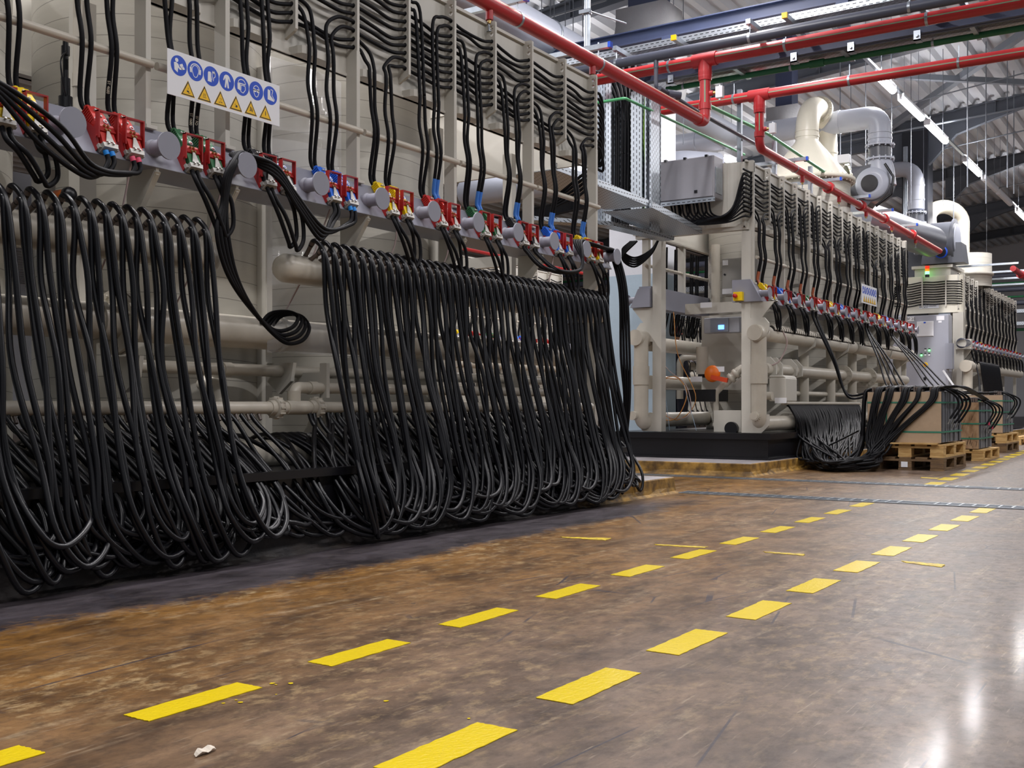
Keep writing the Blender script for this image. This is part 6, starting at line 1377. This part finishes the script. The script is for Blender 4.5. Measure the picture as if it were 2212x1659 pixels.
def load(x1, y0, z0, h, w, ln, n, label, hb='hardboard', gaps=False, straps=(.2,.8), grp='pallet loads'):
    x0 = x1-w; t = empty('battery_stack', ((x0+x1)/2,y0+ln/2,z0), label, 'battery stack', grp)
    q = MB(); q.box((x0,y0-.008,z0),(x1,y0,z0+h)); obj('front_board', q, M[hb], t)
    q = MB(); q.box((x0,y0+.0,z0+h),(x1,y0+ln,z0+h+.004)); obj('top_sheet', q, M['celld'], t)
    th = ln/n
    for i in range(n):
        q = MB(); ya = y0+th*i; g = .32 if gaps else .18; q.box((x0,ya+.002,z0+.002),(x1-.004*(i%3),ya+th*(1-g),z0+h)); q.box((x0,ya+th*(1-g),z0+.002),(x1-.03,ya+th-.001,z0+h-.01),1)
        obj('battery_row', q, [M['cell'] if i%4 else M['celld'], M['celld']], t)
    for s in straps:
        q = MB(); z = z0+h*s; q.box((x0-.002,y0-.0125,z-.009),(x1+.002,y0-.0085,z+.009)); q.box((x1+.001,y0-.0125,z-.009),(x1+.006,y0+ln,z+.009)); obj('strap', q, M['strap'], t)
    return t
pA = atZ(2039,1017.9); 
pallet(-2.495,12.46,0,'woodd','dark wet lower pallet of the nearest stack of two')
pallet(-2.50,12.47,.144,'wood','pale upper pallet of the nearest stack, under the first brown board stack')
hA = atY(2037,846,12.5).z-.305
q = MB(); q.box((-3.33,12.42,.288),(-2.56,12.60,.305)); obj('spacer_board', q, M['wood'], None, 'thin pale board between the first brown stack and its pallet', 'board')
tA = load(-2.53,12.5,.305,hA,.79,1.12,14,'brown boarded battery stack on the nearest two pallets, black hoses draped over it',straps=(.21,.79))
q = MB(); q.box((-3.12,12.488,.43),(-3.105,12.4915,.305+hA)); obj('strap', q, M['strap'], tA)
# white worn label on the lower pallet block
q = MB(); c = atY(1953.5,1003,12.458); q.box((c.x-.035,12.456,c.z-.03),(c.x+.035,12.4585,c.z+.03)); obj('pallet_label', q, M['white'], None, 'torn white paper label on the middle block of the dark lower pallet', 'label')
pB = atZ(2124,996.4); yB = pB.y; xB = pB.x
pallet(xB,yB,0,'wood','single pale pallet in the middle of the row, under the oil-stained stack')
hB = .58
load(xB-.06,yB+.04,.155,hB+.02,.79,1.05,6,'oil-stained brown board stack with wide dark battery cells on the middle pallet',hb='hardboards',gaps=True,straps=(.22,.54,.82))
q = MB(); Rx = random.Random(2)
for i in range(34):
    x = xB-.06-Rx.uniform(.02,.4); z = .17+Rx.uniform(.02,.5)*Rx.random(); L_ = Rx.uniform(.01,.07)
    q.bar((x,yB+.0305,z),(x+L_*.25,yB+.0305,z+L_),.003,Rx.uniform(.002,.007),up=(0,1,0))
for i in range(9):
    x = xB-.06-Rx.uniform(.2,.33); z = .2+Rx.uniform(0,.12); r_ = Rx.uniform(.008,.022); q.add([(x+r_*math.cos(a)*Rx.uniform(.6,1.2),yB+.031,z+r_*math.sin(a)*Rx.uniform(.8,1.5)) for a in [2*PI*k/9 for k in range(9)]],[tuple(range(9))])
obj('oil_stains', q, mat('dark oil stain','#35231a',.35), None, 'dark oil splashes on the front board of the middle stack', 'stain', kind='stuff')
pC = atZ(2174,978.8); yC = pC.y; xC = pC.x
pallet(xC,yC,0,'woodd','dark lower pallet of the farther stack of two'); pallet(xC-.01,yC+.02,.144,'wood','pale upper pallet of the farther stack')
load(xC-.06,yC+.06,.3,.57,.79,1.05,12,'brown boarded battery stack on the farther two pallets, nearest the right edge',straps=(.22,.55,.85))
pD = atZ(2240,948); pallet(-2.3,21.5,0,'wood','pallet half hidden at the right edge of the picture, farthest of the row')
# terminal blocks on top of the first stacks
for (x1, y0, zt_, tag_, n) in ((-2.53,12.5,.305+hA,'first',5),(xB-.06,yB+.04,.155+hB+.02,'middle',3),(xC-.06,yC+.06,.87,'farther',3)):
    for i in range(n):
        x = x1-.08-.15*i-(.02 if i else 0)
        t = empty('terminal_block', (x,y0+.03,zt_+.004), f"brown plastic terminal block on top of the {tag_} stack, {ORD[i]} from its aisle side", 'terminal block', 'terminal blocks')
        for k in range(4): q = MB(); q.box((x-.045+.026*k,y0+.01,zt_+.004),(x-.045+.026*k+.018,y0+.1,zt_+.055)); obj('plate', q, M['nipple'], t)
# fan of thin hoses from the second machine, sweeping over the floor and up over the first stack
Rf = random.Random(31); zt_ = .305+hA
for i in range(84):
    y = 12.05+2.85*i/83; j = lambda s: Rf.uniform(-s, s)
    a = i/83; over = (i % 2 == 0); r_ = max(0, min(1, .75*(1-a)+j(.25))) if i % 3 else Rf.random()
    bx = -3.93+.45*(1-r_)+j(.04)+.05; by = 12.12-.5*(1-abs(r_-.45)*1.3)+j(.05); bz = .025+.09*Rf.random()
    P = [(-4.1,y,.722),(-4.065,y-.005,.69),(-3.99+j(.01),y*.95+12.1*.05,.56),(-3.95+.12*a+j(.02),y*.72+12.1*.28,.36),(bx-.05,y*.22+by*.78,.15+j(.03))]
    if over:
        c = i//2; grp = c % 5; xt = -3.24+.15*grp+j(.03)+(c//5)*.006; 
        bx2 = -3.32+j(.08)
        P += [(bx+.13,by-.06,bz),(bx+.34,by+.12,bz+.02),(bx2+.12,12.34+j(.03),.17+j(.03)),(bx2*.62+xt*.38-.0,12.435+j(.012),.33+j(.03)),(bx2*.3+xt*.7-.02,12.462+j(.008),.56),(xt-.02,12.468,zt_-.1),(xt+.01,12.50,zt_+.03),(xt+.05,12.6,zt_+.045+.02*Rf.random())]
        lab = f"black hose looping from the fan over the front of the first battery stack, {('leftmost','second','middle','fourth','rightmost')[grp]} bunch"; g = 'hoses over the first stack, bunch '+('one','two','three','four','five')[grp]
    else:
        P += [(bx+.14,by-.05,bz),(-3.42+j(.04),by*.5+6.17+j(.04),.07+j(.03)),(-3.39+j(.02),12.45+j(.03),.24+j(.05)),(-3.375+j(.012),12.5+.02*a+j(.03),.5),(-3.36+j(.01),12.53+j(.03),zt_-.05),(-3.30,12.56+j(.02),zt_+.035),(-3.1+j(.1),12.7+j(.05),zt_+.03)]
        lab = 'black hose from the fan, looping on the floor to the left of the first stack'; g = 'hoses left of the first stack'
    run_cable(P, lab, g, .0132, mt='those', cat='hose', name='water_hose', n=5, sides=6)
# one stray pair bent back inside the fan
for e in (0,.03): run_cable([(-3.5,12.75+e,.42),(-3.62,12.45+e,.32),(-3.7,12.25+e,.25),(-3.62,12.2+e,.19),(-3.5,12.3+e,.12),(-3.4,12.4,.1)], 'pair strand of black hose bent back in a hairpin inside the fan, '+('upper' if e else 'lower'), 'hairpin hoses', .0095, mt='hose', cat='hose', name='water_hose')
# power cables hanging from the plugs down to the stacks
def drop(k, c, end, sag, lab, g):
    a = m2.anchor(k, c//2)+BEAM_D*.195+BEAM_N*.025+Vector((0,(-.015,.015)[c%2],0)); e = Vector(end); s = Vector(sag)
    run_cable([a, a+Vector((.02,.02,-.12)), a.lerp(s,.55)+Vector((.02,0,-.04)), s, s.lerp(e,.55)+Vector((0,0,-.03)), e, e+Vector((.3,.1,.0))], lab, g, .0115, n=7)
for c in range(4): drop(3, c, (-3.2+.03*c,12.75+.03*c,zt_+.06), (-3.72+.03*c,13.05-.25*c*.3,.86-.04*(c//2)), f"black cable swooping from the fourth plug pair onto the first stack, {ORD[c]} strand", 'cables from the fourth pair')
for c in range(4): drop(8, c, (-3.0+.05*c,13.3+.03*c,zt_+.03), (-3.45+.05*c,13.9+.1*c,.95), f"black cable slanting from the ninth plug pair onto the first stack, {ORD[c]} strand", 'cables from the ninth pair')
for c in range(4): drop(11, c, (-2.75+.06*c,14.0+.1*c,zt_+.0), (-3.2+.06*c,14.9+.1*c,.98), f"black cable slanting from the twelfth plug pair to the stacks, {ORD[c]} strand", 'cables from the twelfth pair')
# cables lying along the tops of the stacks and drooping at the aisle side
for i in range(8):
    y = 12.56+.05*i; run_cable([(-3.32,y,zt_+.03),(-3.0,y+.02*math.sin(i),zt_+.05),(-2.7,y-.01,zt_+.045),(-2.5,y+.1,zt_+.06),(-2.4,y+.4,zt_+.05),(-2.55,yB+.2+.05*i,.155+hB+.06)], f"black cable lying across the top of the first stack, {ORD[i]} from the front", 'cables on top of the first stack', .011, n=5)
for (x1, y0, zt2, nm, n, s) in ((-2.53,12.5,zt_,'first',4,1.),(xB-.06,yB+.04,.755,'middle',4,.9),(xC-.06,yC+.06,.87,'farther',3,.9)):
    for i in range(n):
        y = y0+.15+.11*i; k = .06*(i%2); zl = zt2-.30-.05*(i%2)
        P = [(x1-.25,y-.12,zt2+.03),(x1-.06,y-.03,zt2+.05),(x1+.09+k,y+.06,zt2-.03),(x1+.13+k,y+.1,zt2-.14*s),(x1+.08+k*.6,y+.08,zl+.06),(x1+.05+k*.4,y+.05,zl)]
        o = run_cable(P, f"black cable end drooping over the aisle side of the {nm} stack, {ORD[i]} from the front", 'cable ends of the '+nm+' stack', .012, n=6)
        e = Vector(P[-1]); q = MB(); q.bar(e,e+Vector((-.02,-.015,-.055)),.022,.006); obj('lug', q, M['alu'], o)
        if nm == 'middle' and i > 1: q = MB(); q.cyl(e+Vector((0,0,.04)),e,.0145,8); obj('sleeve', q, M['pink'], o)
    for i in range(6):
        y = y0+.1+.13*i
        run_cable([(x1-.75,y,zt2+.03),(x1-.5,y+.03,zt2+.06),(x1-.25,y-.02,zt2+.04),(x1-.1,y+.02,zt2+.055),(x1-.03,y+.05,zt2+.03)], f"black cable lying on the {nm} stack toward its aisle edge, {ORD[i]} from the front", 'cables lying on the '+nm+' stack', .011, n=4)
# cables dropping from the farthest machine to the stacks
for i in range(4):
    a = m3.anchor(0, 1); run_cable([a+Vector((.05,.02*i,-.17)),(-4.05,a.y-.3,1.35),(-3.95,a.y-.75+.04*i,.95),(-3.9,a.y-.85+.04*i,.5)], f"black cable dropping from the first plug of the farthest machine, {ORD[i]} strand", 'cables dropping by the farthest end pipe', .016, n=6)
# ================================================================ PERSON behind the end frame of the second machine
def person(px, py, h, yaw):
    t = empty('person', (px,py,0), 'person in red cap and dark jacket behind the cross pipes of the second machine', 'person')
    s = h/1.75
    J = {'pelvis':(0,0,.95),'waist':(0,.0,1.08),'chest':(.0,.03,1.30),'neck0':(0,.05,1.46),'neck1':(0,.07,1.54),
         'shL':(-.18,.04,1.40),'shR':(.18,.04,1.40),'elL':(-.25,.10,1.14),'elR':(.25,.10,1.14),'wrL':(-.2,.32,1.10),'wrR':(.2,.32,1.12),
         'hpL':(-.09,0,.9),'hpR':(.09,0,.9),'knL':(-.1,.02,.5),'knR':(.1,.03,.5),'anL':(-.1,-.02,.09),'anR':(.1,.0,.09),'toL':(-.11,.14,.04),'toR':(.11,.16,.04)}
    Rd = {'pelvis':.14,'waist':.13,'chest':.155,'neck0':.075,'neck1':.055,'shL':.075,'shR':.075,'elL':.05,'elR':.05,'wrL':.034,'wrR':.034,'hpL':.095,'hpR':.095,'knL':.065,'knR':.065,'anL':.045,'anR':.045,'toL':.04,'toR':.04}
    E = [('pelvis','waist'),('waist','chest'),('chest','neck0'),('neck0','neck1'),('chest','shL'),('chest','shR'),('shL','elL'),('shR','elR'),('elL','wrL'),('elR','wrR'),('pelvis','hpL'),('pelvis','hpR'),('hpL','knL'),('hpR','knR'),('knL','anL'),('knR','anR'),('anL','toL'),('anR','toR')]
    K = list(J); cy, sy = math.cos(yaw), math.sin(yaw)
    W = lambda p: Vector((px+(p[0]*cy-p[1]*sy)*s, py+(p[0]*sy+p[1]*cy)*s, p[2]*s))
    me = bpy.data.meshes.new('body'); me.from_pydata([W(J[k]) for k in K], [(K.index(a),K.index(b)) for a,b in E], [])
    o = bpy.data.objects.new('body', me); link(o, t); me.materials.append(mat('dark work jacket','#2b2d3c',.8,var=.2,scale=10))
    sk = o.modifiers.new('skin','SKIN'); sb = o.modifiers.new('sub','SUBSURF'); sb.levels = 2; sb.render_levels = 2
    lay = me.skin_vertices[0].data if len(me.skin_vertices) else None
    if lay is None:
        bpy.context.view_layer.objects.active = o; bpy.ops.mesh.customdata_skin_add(); lay = me.skin_vertices[0].data
    for i, k in enumerate(K): lay[i].radius = (Rd[k]*s,Rd[k]*s); lay[i].use_root = (k == 'pelvis')
    skin = mat('skin','#c99377',.55)
    q = MB(); c = Vector((0,.1,1.65)); 
    vs = []; n, m_ = 20, 14
    for i in range(m_+1):
        th = PI*i/m_
        for k in range(n):
            a = 2*PI*k/n; x, y, z = math.sin(th)*math.cos(a), math.sin(th)*math.sin(a), math.cos(th)
            rx, ry, rz = .076, .095, .118
            if z < -.2: rx *= 1-.28*(-z-.2); ry *= 1-.15*(-z-.2)
            p = Vector((x*rx, y*ry, z*rz))
            if y > .5 and abs(x) < .22: p.y += .022*max(0,1-abs(z+.12)/.25)*(1-abs(x)/.25)        # nose
            if y > .5 and .2 < abs(x) < .6 and .0 < z < .25: p.y -= .008                               # eye sockets
            vs.append(W(c+p))
    q.add(vs, [(i*n+k,(i+1)*n+k,(i+1)*n+(k+1)%n,i*n+(k+1)%n) for i in range(m_) for k in range(n)], 0, True); hd_ = obj('head', q, skin, t)
    q = MB()
    for sx in (-1,1): q.sphere(W((sx*.076,.09,1.64)),.022,8,0,(.5,.8,1.2))
    obj('ear', q, skin, hd_)
    q = MB()
    for sx in (-1,1): q.sphere(W((sx*.03,.182,1.672)),.011,8)
    obj('eye', q, M['sign_black'], hd_)
    q = MB(); q.bar(W((-.025,.185,1.595)),W((.025,.185,1.595)),.006,.008); obj('mouth', q, mat('lips','#9c5a50',.6), hd_)
    q = MB(); prof = [(.098,0.),(.096,.04),(.078,.075),(.045,.095),(0,.1)]; cc = W((0,.095,1.68)); q.lathe([(a*s,b*s) for a,b in prof], cc, 'z', 20); q.prism([(cc.x-.07,cc.y+.05),(cc.x+.07,cc.y+.05),(cc.x+.06,cc.y+.17),(cc.x-.06,cc.y+.17)],'z',cc.z-.002,cc.z+.01); obj('cap', q, M['red'], t)
    for sx, w_ in ((-1,'wrL'),(1,'wrR')):
        b = Vector(J[w_]); q = MB(); q.sphere(W(b+Vector((-sx*.01,.055,-.01))),.042,10,0,(.85,1.1,.5))
        for f in range(4):
            x = -.03+.02*f; L_ = (.055,.066,.062,.048)[f]; p0 = b+Vector((x-sx*.01,.085,-.008)); q.tube([W(p0),W(p0+Vector((0,L_*.6,-.012))),W(p0+Vector((0,L_*.85,-.038)))],[.0095,.009,.007],6)
        p0 = b+Vector((-sx*.04,.04,-.005)); q.tube([W(p0),W(p0+Vector((-sx*.025,.03,-.01))),W(p0+Vector((-sx*.02,.06,-.02)))],[.011,.010,.008],6); obj('hand', q, skin, t)
pp = atY(1466,875,13.9); person(pp.x+.02, pp.y, 1.78, 2.5)
# ---- assumed hall lamps, mostly outside the picture (light only), with added upward fill
def hall_lamp(x, y, z, ln, power):
    a = bpy.data.lights.new('hall_lamp','AREA'); a.shape = 'RECTANGLE'; a.size = .14; a.size_y = ln; a.energy = power; a.color = (1.,.97,.98)
    o = bpy.data.objects.new('hall_lamp', a); o.location = (x,y,z); COL.objects.link(o)
    b_ = a.copy(); b_.energy = power*.25; b_.size = .3; o2 = bpy.data.objects.new('ceiling_fill', b_); o2.location = (x,y,z+.1); o2.rotation_euler = (PI,0,0); COL.objects.link(o2)  # upward fill light added to brighten the roof deck, no luminaire of its own
for y in (1.5,4.2,7,9.8,12.6): hall_lamp(-4.2,y,5.6,1.5,POWER)
for y in (-1.,2.2,5.4,8.6,11.8,15,18.2,21.4,24.6,28,32): hall_lamp(.6,y,5.9,1.5,POWER*.9)
for y in (16.8,20.4,24,30): hall_lamp(-4.2,y,5.75,1.5,POWER*.3)
for y in (2,6,10,14,18,22,26,30): hall_lamp(-8.3,y,5.3,1.5,POWER*.9)
